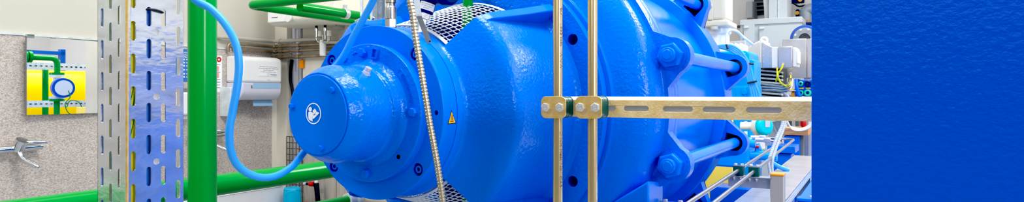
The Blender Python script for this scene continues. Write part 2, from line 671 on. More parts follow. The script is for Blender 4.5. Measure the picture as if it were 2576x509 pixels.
sym.merge(plate(circ2(-0.42, 0.40, 0.215, 24), [], 0.0004, LM))
sym.merge(plate(npx([(117, 250), (128, 236), (176, 236), (192, 258), (214, 302), (255, 278), (268, 280), (272, 294), (262, 314), (216, 360), (204, 362), (190, 344), (168, 300), (194, 360), (194, 411), (160, 395), (126, 372), (117, 340)]), [], 0.0004, LM))
sym.merge(plate(npx([(191, 217), (240, 174), (268, 226), (226, 272)]), [], 0.0004, LM))
sym.merge(plate(npx([(230, 276), (271, 231), (318, 250), (276, 300), (262, 276)]), [], 0.0004, LM))
sym.merge(plate(npx([(190, 250), (202, 244), (224, 276), (212, 288), (198, 276)]), [], 0.0004, LM))
o = sym.build('manual_symbol', M['sym'], pump)
o['label'] = 'white round sign of a person reading a manual'
# warning triangle on the rim


def on_rim(pts, r):
    return [PP(s, r, a) for s, a in pts]


tri = [(0.2414, 2.1), (0.2262, -6.5), (0.2645, -6.2)]
tb = MB().add(on_rim(tri, 0.2476), [(0, 1, 2)])
to = tb.build('warning_triangle', M['black'], pump)
to['label'] = 'small yellow hot surface warning triangle'
cx_ = sum(p[0] for p in tri) / 3
cy_ = sum(p[1] for p in tri) / 3
MB().add(on_rim([(cx_ + (s - cx_) * 0.84, cy_ + (a - cy_) * 0.84) for s, a in tri], 0.2480), [(0, 1, 2)]).build('sign_face', M['sign_yellow'], to)
mk = MB()
for ds in (-0.0042, 0, 0.0042):
    w = [(0.2442 + ds + 0.0011 * math.sin(k * 1.3), -4.1 + k * 0.55) for k in range(7)]
    for p, q in zip(w, w[1:]):
        mk.add(on_rim([(p[0] - 0.0006, p[1]), (p[0] + 0.0006, p[1]), (q[0] + 0.0006, q[1]), (q[0] - 0.0006, q[1])], 0.2483), [(0, 1, 2, 3)])
mk.add(on_rim([(0.2365, -5.0), (0.2525, -4.85), (0.2525, -4.45), (0.2365, -4.6)], 0.2483), [(0, 1, 2, 3)])
mk.build('sign_marking', M['black'], to)

# --- lantern: two cast arms, shaft, mesh guards
L(MB(), [(0.22, 0.06), (0.70, 0.06)], seg=40).build('shaft', M['steel'], pump)
L(MB(), fillet([(0.312, 0.252), (0.345, 0.253), (0.345, 0.15), (0.25, 0.15)], 0.002), seg=128).build('collar', M['paint'], pump)
AP = 48.0
oprof = fillet([(0.300, 0.2475), (0.3125, 0.252), (0.326, 0.285), (0.352, 0.347), (0.366, 0.372), (0.392, 0.383), (0.55, 0.396), (0.685, 0.410), (0.7005, 0.430)], [0, 0.012, 0.012, 0.02, 0.03, 0.02, 0.1, 0.02, 0])
iprof = [(0.7005, 0.345), (0.40, 0.335), (0.375, 0.315), (0.335, 0.235), (0.300, 0.235)]
arm = list(oprof) + [Vector(p) for p in iprof]
for c in (0, 180):
    ob = L(MB(), arm, c - AP, c + AP, 64, True).build('lantern_arm', M['rough_paint'], pump)
    # edge ribs growing towards the flange
    for sg in (1, -1):
        rp = fillet([(0.340, 0.318), (0.366, 0.370), (0.40, 0.392), (0.55, 0.428), (0.7005, 0.470), (0.7005, 0.36), (0.40, 0.345)], [0, 0.02, 0.03, 0.02, 0, 0, 0])
        a0, a1 = (c + sg * AP, c + sg * (AP - 4.2))
        L(MB(), rp, min(a0, a1), max(a0, a1), 4, True).build('arm_rib', M['paint'], pump, bev=0.004)


def guard(p0, p1):
    g = MB()
    s0, s1 = 0.326, 0.672

    def Q(s, phi, dr=0.0):
        t = (s - s0) / (s1 - s0)
        return PP(s, 0.2565 + 0.108 * t + dr, phi)
    ns, npf = 15, 23
    for i in range(npf + 1):
        ph = p0 + (p1 - p0) * i / npf
        g.tube([Q(s0 + (s1 - s0) * k / 6, ph) for k in range(7)], 0.0016, 5)
    for j in range(ns + 1):
        s = s0 + (s1 - s0) * j / ns
        g.tube([Q(s, p0 + (p1 - p0) * k / 24, 0.0012) for k in range(25)], 0.0016, 5)
    for (a, b) in ((s0 - 0.004, s0 + 0.010), (s1 - 0.010, s1 + 0.006)):
        vs = [Q(s, p0 + (p1 - p0) * k / 24, 0.0035) for k in range(25) for s in (a, b)]
        g.add(vs, [(2 * k, 2 * k + 1, 2 * k + 3, 2 * k + 2) for k in range(24)])
    return g.build('mesh_guard', M['galv_matt'], pump)


guard(49, 131)
guard(229, 311)

# --- casing flange
holesF = []
for k in range(12):
    t = rad(30 * k)
    holesF.append([(0.455 * math.cos(t) + 0.0178 * math.cos(2 * PI * j / 28), 0.455 * math.sin(t) + 0.0178 * math.sin(2 * PI * j / 28)) for j in range(28)])
FM = frame4(AX + Yv * 0.70, X, Z, Yv)
plate(circ2(0, 0, 0.4985, 200), [circ2(0, 0, 0.36, 120)] + holesF, 0.03, FM).build('casing_flange', M['rough_paint'], pump)
L(MB(), [(0.725, 0.06), (0.728, 0.49)], seg=96).build('flange_backing', M['navy'], pump)  # painted navy for the dark interior seen through the mesh
L(MB(), [(0.700, 0.374), (0.7265, 0.372)], seg=128).build('flange_recess', M['navy'], pump)  # recess wall darkened by colour, like the backing
L(MB(), fillet([(0.700, 0.498), (0.702, 0.500), (0.735, 0.500), (0.737, 0.490), (0.748, 0.490), (0.749, 0.509), (0.752, 0.512), (0.765, 0.512), (0.768, 0.517)], 0.002, 2), seg=200).build('flange_rim', M['paint'], pump)
# --- volute casing
vp = fillet([(0.765, 0.512), (0.772, 0.528), (0.782, 0.575), (0.815, 0.622), (0.868, 0.634), (0.886, 0.637), (0.887, 0.648)], [0, 0.01, 0.05, 0.04, 0.01, 0.006, 0], 6)
L(MB(), vp, seg=200).build('volute_casing', M['rough_paint'], pump)


# --- lug plates
def lug_outline(rb, bc, lr, half, inner, tilt=15.0, seg_arc=6):
    pts = []
    for k in range(12):
        c = tilt + 30 * k
        for j in range(seg_arc + 1):
            a = c - 30 + half + (30 - 2 * half) * j / seg_arc
            pts.append((rb * math.cos(rad(a)), rb * math.sin(rad(a))))
        for j in range(13):
            th = c + (-78 + 156 * j / 12)
            pts.append((bc * math.cos(rad(c)) + lr * math.cos(rad(th)), bc * math.sin(rad(c)) + lr * math.sin(rad(th))))
    return pts


RB = 0.685
FM = frame4(AX + Yv * 0.887, X, Z, Yv)
plate(lug_outline(0.652, RB, 0.060, 8.6, 0.6), [circ2(0, 0, 0.60, 120)], 0.050, FM).build('lug_ring', M['rough_paint'], pump, bev=0.004)
L(MB(), fillet([(0.937, 0.652), (0.966, 0.652), (0.967, 0.636), (0.974, 0.636), (0.975, 0.646), (1.03, 0.646), (1.032, 0.60)], 0.002, 2), seg=200).build('joint_ring', M['paint'], pump)
L(MB(), fillet([(1.02, 0.565), (1.09, 0.567), (1.55, 0.578), (1.84, 0.583), (1.885, 0.583)], 0.02), seg=160).build('drum', M['drum_blue'], pump)
for k in range(12):
    a = 15 + 30 * k
    b0 = PP(0.887, RB, a)
    MB().cyl(b0, b0 - Yv * 0.006, 0.0465, 32).build('washer', M['paint'], pump)
    MB().hexa(b0 - Yv * 0.006, -Yv, 0.0415, 0.034, dome=0.12, rot=0.35 + a).build('hex_nut', M['paint'], pump, ang=25, bev=0.0015)
    MB().lathe(fillet([(0, 0.0245), (-0.026, 0.0245), (-0.0285, 0.022), (-0.0285, 0.017), (-0.031, 0.015), (-0.031, 0.0001)], 0.002), b0 - Yv * 0.03, Yv, X, Z, seg=28).build('stud_end', M['paint'], pump)
    MB().cyl(PP(0.935, RB, a), PP(2.02, RB, a), 0.0245, 28).build('tie_rod', M['drum_blue'], pump)
# --- rear ring with pocketed lugs
L(MB(), fillet([(1.88, 0.570), (1.88, 0.629), (1.884, 0.632), (2.05, 0.632), (2.05, 0.5)], [0, 0.002, 0.002, 0.004, 0]), seg=200).build('rear_ring', M['paint'], pump)
rh = []
for k in range(12):
    c = rad(15 + 30 * k)
    er, et = (math.cos(c), math.sin(c)), (-math.sin(c), math.cos(c))
    hp = []
    for j in range(15):
        th = rad(-90 + 180 * j / 14)
        q = (0.0375 * math.cos(th), 0.0375 * math.sin(th))
        hp.append((RB * er[0] + q[0] * er[0] + q[1] * et[0], RB * er[1] + q[0] * er[1] + q[1] * et[1]))
    for (q0, q1) in ((-0.046, 0.0375), (-0.046, -0.0375)):
        hp.append((RB * er[0] + q0 * er[0] + q1 * et[0], RB * er[1] + q0 * er[1] + q1 * et[1]))
    rh.append(hp)
FM = frame4(AX + Yv * 1.925, X, Z, Yv)
plate(lug_outline(0.631, RB, 0.060, 8.8, 0.6), [circ2(0, 0, 0.62, 140)] + rh, 0.06, FM).build('rear_lug_ring', M['paint'], pump, bev=0.003)
plate(lug_outline(0.631, RB, 0.056, 8.9, 0.6), [circ2(0, 0, 0.60, 120)], 0.012, frame4(AX + Yv * 1.988, X, Z, Yv)).build('pocket_back', M['navy'], pump)  # darker than the casting: pocket shade put into the colour
for k in range(12):
    MB().tube([PP(1.9695, RB, 15 + 30 * k), PP(1.9875, RB, 15 + 30 * k)], 0.0345, 24).build('rod_bushing', M['bronze'] if k == 0 else M['black_hole'], pump)
# back end of the machine behind the ring and the feet
L(MB(), fillet([(2.04, 0.40), (2.10, 0.40), (2.10, 0.22), (2.2, 0.18), (2.2, 0.0)], 0.01), seg=64).build('rear_cover', M['paint'], pump)
y0, y1 = AX.y + 0.775, AX.y + 0.93
p = [aty(1540, 509, y0), aty(1637, 452, y0), aty(1668, 458, y1), aty(1668, 509, y1)]
f1 = MB()
A0, A1 = aty(1500, 535, y0), aty(1632, 455, y0)
B0, B1 = aty(1560, 560, y1), aty(1668, 458, y1)
zf = 0.55
f1.add([A0, A1, B1, Vector((A1.x, y0, zf)), Vector((A0.x, y0, zf)), Vector((B1.x, y1, zf)), Vector((A0.x, y1, zf)), Vector((A0.x, y1, A0.z))],
       [(0, 1, 3, 4), (1, 2, 5, 3), (0, 7, 2, 1), (7, 6, 5, 2), (4, 3, 5, 6), (0, 4, 6, 7)])
f1.build('support_foot', M['paint'], pump, bev=0.006)
f2 = MB().box((AX.x - 0.45, AX.y + 0.78, 0.30), (AX.x + 0.45, AX.y + 0.93, AX.z - 0.6))
f2.build('support_foot', M['paint'], pump, bev=0.006)
f3 = MB().box((AX.x - 0.45, AX.y + 1.90, 0.30), (AX.x + 0.30, AX.y + 2.02, AX.z - 0.56))
f3.build('support_foot', M['paint'], pump, bev=0.006)
# ================================================================== INSTRUMENTS ON THE PUMP
sb = atz(993, 67, AX.z + 0.2475)
sb = Vector((sb.x, AX.y + 0.246, AX.z + math.sqrt(max(0.0001, 0.247 ** 2 - (sb.x - AX.x) ** 2)) - 0.001))
sen = thing('vibration_sensor', sb, 'slim stainless steel cylindrical sensor standing upright on top of the blue disc', 'sensor')
MB().hexa(sb, Z, 0.0168, 0.024, dome=0.06).build('hex_base', M['steel'], sen, ang=25)
MB().lathe(fillet([(0.0235, 0.0155), (0.056, 0.0155), (0.061, 0.0125), (0.072, 0.0115), (0.072, 0.0001)], 0.001), sb, Z, X, Yv, seg=32).build('sensor_body', M['steel'], sen)
MB().lathe(fillet([(0.070, 0.0145), (0.12, 0.0145), (0.125, 0.010), (0.16, 0.009)], 0.002), sb, Z, X, Yv, seg=28).build('cable_nut', M['braid'], sen)
tm = MB()
for i, tx_ in enumerate(('VIB 24V', '4-20 mA', '0-20 mm/s')):
    t_ = text_mb(tx_, 0.006, 0.0)
    for f in t_.f:
        pass
    tm.add([sb + Vector((0.0158 * math.sin(rad(25) + (-q.y - 0.009 + i * 0.009) / 0.0157), -0.0158 * math.cos(rad(25) + (-q.y - 0.009 + i * 0.009) / 0.0157), 0.040 + q.x * 0.8)) for q in t_.v], t_.f)
tm.build('sensor_print', M['ink'], sen)

# flexible ribbed conduit hanging in front of the disc
cp = [(1015, -320), (1022, -120), (1027, -40), (1031, 0), (1038.7, 40), (1044.6, 87), (1053, 140), (1062, 193), (1071.5, 252), (1081, 310), (1089, 353), (1100.6, 416.5), (1114, 504), (1122, 560)]
path = resample(catmull([U(u, v, 1.56) for u, v in cp], 14), 0.00215)
rr = [0.0076, 0.0088, 0.0088, 0.0076]
tag(MB().tube(path, [rr[i % 4] for i in range(len(path))], 14).build('flexible_conduit', M['braid'], ang=20), 'ribbed flexible metal conduit hanging across the front of the blue disc', 'conduit')

# flat bracket strips beside the conduit
br = thing('bracket_strip', U(1068, 75, 1.75), 'bent flat grey metal bracket strip leaning beside the ribbed conduit', 'bracket')


def strip(pts, w, th, dirw):
    m = MB()
    for (p0_, p1_) in zip(pts, pts[1:]):
        d = (p1_ - p0_).normalized()
        wv = (Vector(dirw) - d * d.dot(Vector(dirw))).normalized()
        nv = d.cross(wv).normalized()
        q = [p0_ - wv * w / 2, p0_ + wv * w / 2, p1_ + wv * w / 2, p1_ - wv * w / 2]
        m.prism(q, nv * th)
    return m


strip([U(1024, -220, 1.735), U(1053, 41, 1.735)], 0.0165, 0.002, (0.866, 0.5, 0)).build('upper_strip', M['galv_matt'], br)
strip([U(1053, 38, 1.742), U(1080, 108, 1.752)], 0.0145, 0.002, (0.866, 0.5, 0.2)).build('lower_strip', M['galv'], br)
MB().hexa(U(1053, 37, 1.732), Vector((0.2, -1, 0)), 0.003, 0.002).build('rivet', M['bolt'], br)
MB().cyl(U(1081, 104, 1.750), U(1081, 104, 1.744), 0.002, 12).build('rivet', M['black_hole'], br)

# pressure transmitter with type label
t0 = U(1052, 88, 1.83)
t1 = U(1083, -10, 1.83)
ta = (t1 - t0).normalized()
tr = thing('pressure_transmitter', t0, 'dark blue transmitter with white type label behind the ribbed conduit', 'transmitter')
MB().hexa(t0 - ta * 0.02, ta, 0.0135, 0.072, dome=0.1).build('stem', M['bolt'], tr, ang=25)
MB().hexa(t0 + ta * 0.050, ta, 0.0185, 0.018, dome=0.1).build('hex_nut', M['bolt'], tr, ang=25)
ls = t0 + ta * 0.067
MB().lathe(fillet([(0, 0.0), (0, 0.023), (0.05, 0.023)], 0.003), ls, ta, (ta.cross(Yv)).normalized(), ta.cross(ta.cross(Yv)).normalized(), seg=32).build('neck', M['navy'], tr)
hc = U(1100, -32, 1.83)
MB().lathe(fillet([(-0.055, 0.0001), (-0.055, 0.043), (-0.045, 0.05), (0.02, 0.05), (0.022, 0.056), (0.045, 0.056), (0.05, 0.05), (0.05, 0.0001)], 0.004), hc, X, Yv, Z, seg=40).build('housing', M['navy'], tr)
e1 = Vector((0.6, -0.8, 0))
e1 = (e1 - ta * e1.dot(ta)).normalized()
e2 = ta.cross(e1)
lab = MB().lathe([(0.008, 0.0235), (0.030, 0.0235)], ls, ta, e1, e2, -65, 65, 16)
lo = lab.build('type_label', M['paper'], tr)
lt = MB()
for i, tx_ in enumerate(('DRUCKAUFNEHMER', 'CE  IP65  0-10 bar', 'SN 04217')):
    q_ = text_mb(tx_, 0.0042, 0.0)
    lt.add([ls + ta * (0.025 - i * 0.006 + q.y) + (e1 * math.cos(q.x / 0.0235) + e2 * math.sin(q.x / 0.0235)) * 0.0238 for q in q_.v], q_.f)
lt.build('label_print', M['ink'], lo)

# green flush pipe inside the lantern
gx, gy = AX.x + 0.032, AX.y + 0.64
fp = thing('flush_pipe', (gx, gy, 0), 'thin upright green pipe passing down through the mesh guard of the pump', 'pipe')
MB().cyl((gx, gy, AX.z + 0.085), (gx, gy, 3.2), 0.0172, 24).build('upper_run', M['green'], fp)
MB().cyl((gx, gy, 0.0), (gx, gy, AX.z - 0.085), 0.0172, 24).build('lower_run', M['green'], fp)
MB().lathe(fillet([(0.615, 0.064), (0.615, 0.094), (0.665, 0.094), (0.665, 0.064)], 0.004), AX, Yv, X, Z, seg=40).build('seal_ring', M['green'], fp)

# ================================================================== FOREGROUND LEFT: PERFORATED POST
pc = U(318, 236, 1.30)          # the post's near corner
px_, py_ = pc.x, pc.y
PW, PD = 0.1245, 0.112
post = thing('perforated_post', (px_ - PD / 2, py_ + PW / 2, 0), 'galvanised perforated steel post with slotted faces at the left front', 'post')
pz0, pz1_ = 0.6, 2.3
pit = 0.0683


def zs_for(u, v, face):
    p = atx(u, v, px_) if face else aty(u, v, py_)
    return p


def slots_for(cols, face):
    hs = []
    for (u, v0, wpx) in cols:
        p = zs_for(u, v0, face)
        a = (p.y - py_) if face else (p.x - px_)
        z = p.z
        k0 = -int((z - 0.68) / pit)
        z += k0 * pit
        while z < pz1_ - 0.06:
            hs.append(slot(a, z, 0.0415, 0.0104))
            z += pit
    return hs


# right face (normal +x): local x = y, local y = z
hs = slots_for([(335.5, 242, 12), (375, 203, 12), (411, 205, 12), (448, 245, 12)], True)
FMr = frame4((px_ - 0.003, py_, 0), Yv, Z, X)
bh = []
for v in (-82, 80, 243.5, 407, 570):
    p = atx(393.5, v, px_)
    bh.append(circ2(p.y - py_, p.z, 0.0069, 16))
rf = plate([(0.004, pz0), (PW - 0.002, pz0), (PW - 0.002, pz1_), (0.004, pz1_)], hs + bh, 0.003, FMr)
rf.build('slotted_face', M['galv'], post)
hs = slots_for([(257, 205, 8), (278, 162, 8), (300, 203, 8)], False)
FMl = frame4((px_, py_, 0), X, Z, -Yv)
lf = plate([(-PD + 0.001, pz0), (-0.004, pz0), (-0.004, pz1_), (-PD + 0.001, pz1_)], hs, 0.003, FMl @ Matrix.Translation((0, 0, -0.003)))
lf.build('slotted_face', M['galv'], post)
# rounded folded corner and return lips
cr_ = MB()
prf = [(px_ - 0.0045, py_), (px_ - 0.0025, py_ - 0.0003), (px_ - 0.0006, py_ + 0.0008), (px_ + 0.0003, py_ + 0.0025), (px_, py_ + 0.0045), (px_ - 0.0035, py_ + 0.0045), (px_ - 0.0045, py_ + 0.003)]
cr_.prism([(a, b, pz0) for a, b in prf], (0, 0, pz1_ - pz0))
cr_.build('folded_corner', M['gold_plate'], post)
MB().box((px_ - 0.022, py_ + PW - 0.003, pz0), (px_, py_ + PW, pz1_)).build('return_lip', M['galv'], post, bev=0.001)
MB().box((px_ - PD, py_ + 0.0, pz0), (px_ - PD + 0.003, py_ + 0.03, pz1_)).build('return_lip', M['galv'], post, bev=0.001)
MB().box((px_ - PD - 0.03, py_ - 0.03, 0.0), (px_ + 0.03, py_ + PW + 0.03, 0.012)).box((px_ - 0.003, py_ + 0.004, 0.012), (px_, py_ + PW, pz0)).box((px_ - PD, py_, 0.012), (px_ - 0.004, py_ + 0.003, pz0)).build('base_plate', M['galv'], post)
# screws set in the round holes
for v in (80, 243.5, 407):
    p = atx(393.5, v, px_)
    MB().cyl(p - X * 0.009, p - X * 0.0035, 0.0064, 18).build('carriage_bolt', M['bolt'], post)
# black cable tie
k0, k1 = atx(371, 24, px_), atx(407, 31, px_)
tie = MB().tube(catmull([k0 - X * 0.012, k0 + X * 0.002, k0.lerp(k1, 0.4) + X * 0.006 + Z * 0.0015, k1 + X * 0.003, k1 - X * 0.008], 6), 0.0026, 8)
tag(tie.build('cable_tie', M['black']), 'black cable tie looped through two slots of the perforated post', 'cable tie')
# cables running inside the post
yc = atx(335.5, 240, px_ - 0.02)
ec = thing('earth_cable', (yc.x, yc.y, 0.3), 'thick yellow and green striped earth cable inside the perforated post', 'cable')
MB().cyl((yc.x - 0.004, yc.y - 0.002, 0.3), (yc.x - 0.004, yc.y - 0.002, 2.28), 0.0085, 48).build('yellow_sheath', M['stripe'], ec)
sp_ = MB()
for ph in (0.0,):
    vs = []
    n = 400
    for i in range(n + 1):
        z = 0.3 + 1.98 * i / n
        t = ph + z * 22
        for dt in (-0.9, 0, 0.9):
            vs.append((yc.x - 0.004 + 0.0092 * math.cos(t + dt), yc.y - 0.002 + 0.0092 * math.sin(t + dt), z))
    sp_.add(vs, [(3 * i + j, 3 * i + j + 1, 3 * i + j + 4, 3 * i + j + 3) for i in range(n) for j in (0, 1)])
sp_.build('green_stripe', M['stripe_green'], ec)
bc_ = atx(376, 240, px_ - 0.022)
tag(MB().cyl((bc_.x - 0.004, bc_.y - 0.003, 0.3), (bc_.x - 0.004, bc_.y - 0.003, 2.28), 0.0105, 20).build('blue_hose', M['inner_blue']), 'straight dark blue hose running upright inside the perforated post', 'hose')

# upright green pipe
gpc = U(509, 236, 2.0)
tag(MB().cyl((gpc.x, gpc.y, 0), (gpc.x, gpc.y, 3.4), 0.0425, 40).build('green_pipe', M['green']), 'thick upright glossy green pipe just right of the perforated post', 'pipe')

# light blue hose
hp = [U(430, -420, 1.5), U(442, -150, 1.5), U(466, -45, 1.5), U(490, -2, 1.5), U(530, 22, 1.5), U(566, 60, 1.5), U(592, 108, 1.5), U(601, 160, 1.5), U(596, 220, 1.5), U(585, 280, 1.5), U(577, 330, 1.5),
      U(581, 382, 1.51), U(602, 421, 1.53), U(645, 445, 1.56), U(692, 444, 1.6), U(735, 419, 1.65), U(767, 380, 1.70), PP(0.10, 0.150, 214), PP(0.105, 0.149, 180), PP(0.11, 0.160, 152)]
q1 = aty(851, 160, AX.y + 0.115)
q2 = aty(893, 85, AX.y + 0.11)
q3 = aty(942, -5, AX.y + 0.10)
q4 = aty(1010, -150, AX.y + 0.08)
hp += [q1, q2, q3, q4]
tag(MB().tube(catmull(hp, 12), 0.0092, 18).build('blue_hose', M['hose_blue']), 'light blue hose hanging in a long loop beside the pump cover', 'hose')

# sloping-away green pipes
gl = U(800, 431, 3.5)
tag(MB().cyl((gl.x, -0.6, gl.z), (gl.x, WY - 0.03, gl.z), 0.050, 40).build('green_pipe', M['green']), 'thick level green pipe running behind the pump cover at lower left', 'pipe')
gs = U(884, 503, 3.0)
sp = thing('small_green_pipe', (gs.x, gs.y, gs.z), 'short thinner green pipe ending in a grey clamp below the blue disc', 'pipe')
MB().cyl((gs.x, gs.y - 1.5, gs.z), (gs.x, gs.y + 0.02, gs.z), 0.0225, 28).build('pipe_run', M['green'], sp)
cl = MB().cyl((gs.x, gs.y - 0.03, gs.z), (gs.x, gs.y + 0.06, gs.z), 0.034, 24).sphere((gs.x + 0.02, gs.y + 0.04, gs.z + 0.005), 0.036, 16, 10)
cl.cyl((gs.x + 0.02, gs.y + 0.03, gs.z - 0.05), (gs.x + 0.02, gs.y + 0.03, gs.z + 0.055), 0.013, 16)
cl.build('pipe_clamp', M['galv_matt'], sp)
MB().cyl((gs.x, gs.y + 0.035, gs.z), (gs.x + 0.34, gs.y + 0.035, gs.z), 0.014, 20).build('cross_bar', M['grey_pipe'], sp)
MB().hexa((gs.x + 0.055, gs.y + 0.01, gs.z + 0.02), -Yv, 0.008, 0.008).build('clamp_screw', M['black'], sp)

# overhead green pipework
g0 = U(628, 13, 3.8)
gz = g0.z
ga = thing('overhead_green_pipe', (g0.x, g0.y, gz), 'green pipe with a rounded corner near the top edge, above the water heater', 'pipe')
MB().tube(fillet([Vector((g0.x + 1.0, g0.y, gz)), Vector((g0.x, g0.y, gz)), Vector((g0.x, WY - 0.01, gz - 0.008))], 0.055, 6), 0.0262, 24).build('pipe_run', M['green'], ga)
c1 = aty(737, 12, g0.y)
c_ = Vector((c1.x, g0.y + 0.05, c1.z - 0.006))
gc = thing('straight_green_pipe', c_, 'straight green pipe with a metal clamp, second of the overhead pipes', 'pipe')
MB().cyl(c_, Vector((c_.x, WY - 0.01, c_.z - 0.003)), 0.0285, 24).build('pipe_run', M['green'], gc)
cq = c_ + Vector((0, 0.36, 0))
MB().lathe(fillet([(-0.018, 0.029), (-0.018, 0.034), (0.018, 0.034), (0.018, 0.029)], 0.001), cq, Yv, X, Z, seg=28).box(cq + Vector((-0.008, -0.012, 0.028)), cq + Vector((0.008, 0.012, 0.055))).build('pipe_clip', M['galv'], gc)
# threaded hanger rod with clip
hr = U(909, 40, 3.15)
hg = thing('pipe_hanger', (hr.x, hr.y, hr.z - 0.05), 'thin grey hanger rod with a wing clip beside the slotted strut', 'hanger')
MB().cyl((hr.x, hr.y, hr.z), (hr.x, hr.y, 3.3), 0.0065, 12).build('hanger_rod', M['galv_matt'], hg)
h2 = U(915, 58, 3.12)
wk = MB().cyl(h2 + Vector((-0.03, 0, 0)), h2 + Vector((0.03, 0, 0)), 0.017, 18)
wk.tube(catmull([h2 + Vector((-0.055, 0, 0.012)), h2 + Vector((-0.02, 0, 0.02)), h2 + Vector((0.02, 0, 0.014)), h2 + Vector((0.05, 0, 0.008)), h2 + Vector((0.065, 0, 0.024))], 5), 0.006, 8)
wk.cyl(h2 + Vector((0.012, 0, 0.0)), h2 + Vector((0.012, 0, 0.045)), 0.006, 12)
wk.cyl(Vector((hr.x, hr.y, hr.z)), h2, 0.006, 10)
wk.build('wing_clip', M['galv'], hg)
# slotted strut behind the disc
s0 = U(932, 30, 3.25)
sx0 = s0.x
sx1 = aty(988, 30, s0.y).x
stt = thing('slotted_strut', ((sx0 + sx1) / 2, s0.y, 0), 'pale galvanised strut with round and oval holes behind the top of the blue disc', 'strut')
w_ = sx1 - sx0
hs = []
ua = aty(942, 12, s0.y)
ub = aty(957, 26, s0.y)
z = ua.z - 0.0295 * 40
while z < 3.0:
    if z > 0.3:
        hs.append(circ2(ua.x - sx0, z, 0.0052, 10))
    z += 0.0295
z = ub.z - 0.088 * 18
while z < 3.0:
    if z > 0.3:
        hs.append(slot(ub.x - sx0, z, 0.038, 0.011))
        hs.append(circ2(ub.x - sx0, z + 0.044, 0.0048, 10))
    z += 0.088
plate([(0, 0), (w_, 0), (w_, 3.1), (0, 3.1)], hs, 0.003, frame4((sx0, s0.y, 0), X, Z, -Yv)).build('punched_web', M['galv_matt'], stt)
MB().box((sx0 - 0.002, s0.y, 0), (sx0 + 0.001, s0.y + 0.05, 3.1)).box((sx1 - 0.001, s0.y, 0), (sx1 + 0.002, s0.y + 0.05, 3.1)).build('strut_flange', M['galv_matt'], stt)
MB().box((sx0, s0.y + 0.048, 0), (sx1, s0.y + 0.05, 3.1)).build('strut_back', M['galv'], stt)
MB().cyl((sx0 + 0.012, s0.y - 0.004, 0), (sx0 + 0.012, s0.y - 0.004, 3.1), 0.005, 10).build('folded_edge', M['galv_matt'], stt)

# ================================================================== RAIL, CLAMPS AND TUBES
rp_ = U(1546, 252, 1.47)
yR = rp_.y
zT = rp_.z
pan = U(2041, 236, 1.15)
rx0 = aty(1398, 270, yR).x
rx1 = pan.x
rail = thing('slotted_rail', ((rx0 + rx1) / 2, yR, zT - 0.041), 'golden slotted channel rail bolted to the blue panel, carrying two pipe clamps', 'rail')
hs = []
for (a, b) in ((1523, 1549), (1569, 1632), (1667, 1743), (1768, 1850), (1877, 1967), (1993, 2100)):
    xa, xb = aty(a, 272, yR).x, aty(b, 272, yR).x
    hs.append(slot((xa + xb) / 2 - rx0, -0.0195, xb - xa, 0.0128, vert=False))
xs = [h for h in hs if max(p[0] for p in h) < rx1 - rx0 - 0.004]
tilt = Matrix.Rotation(rad(0), 4, 'X')
top_tilt = Matrix.Rotation(rad(13), 4, 'X')
RM = frame4((rx0, yR, zT), X, Z, -Yv) @ tilt
plate([(0, -0.041), (rx1 - rx0, -0.041), (rx1 - rx0, 0), (0, 0)], xs, 0.0025, RM @ Matrix.Translation((0, 0, -0.0025))).build('slotted_web', M['gold'], rail, bev=0.0006)
Lr = rx1 - rx0
tp = MB().box((0, -0.0025, -0.034), (Lr, 0.0, -0.0025))
tb_ = MB()
tb_.add([RM @ top_tilt @ q for q in tp.v], tp.f)
tb_.build('top_flange', M['galv_matt'], rail)
tp = MB().box((0, -0.036, -0.033), (Lr, 0.0055, -0.031))
tb_ = MB()
tb_.add([RM @ q for q in tp.v], tp.f)
tb_.build('channel_back', M['pale'], rail)

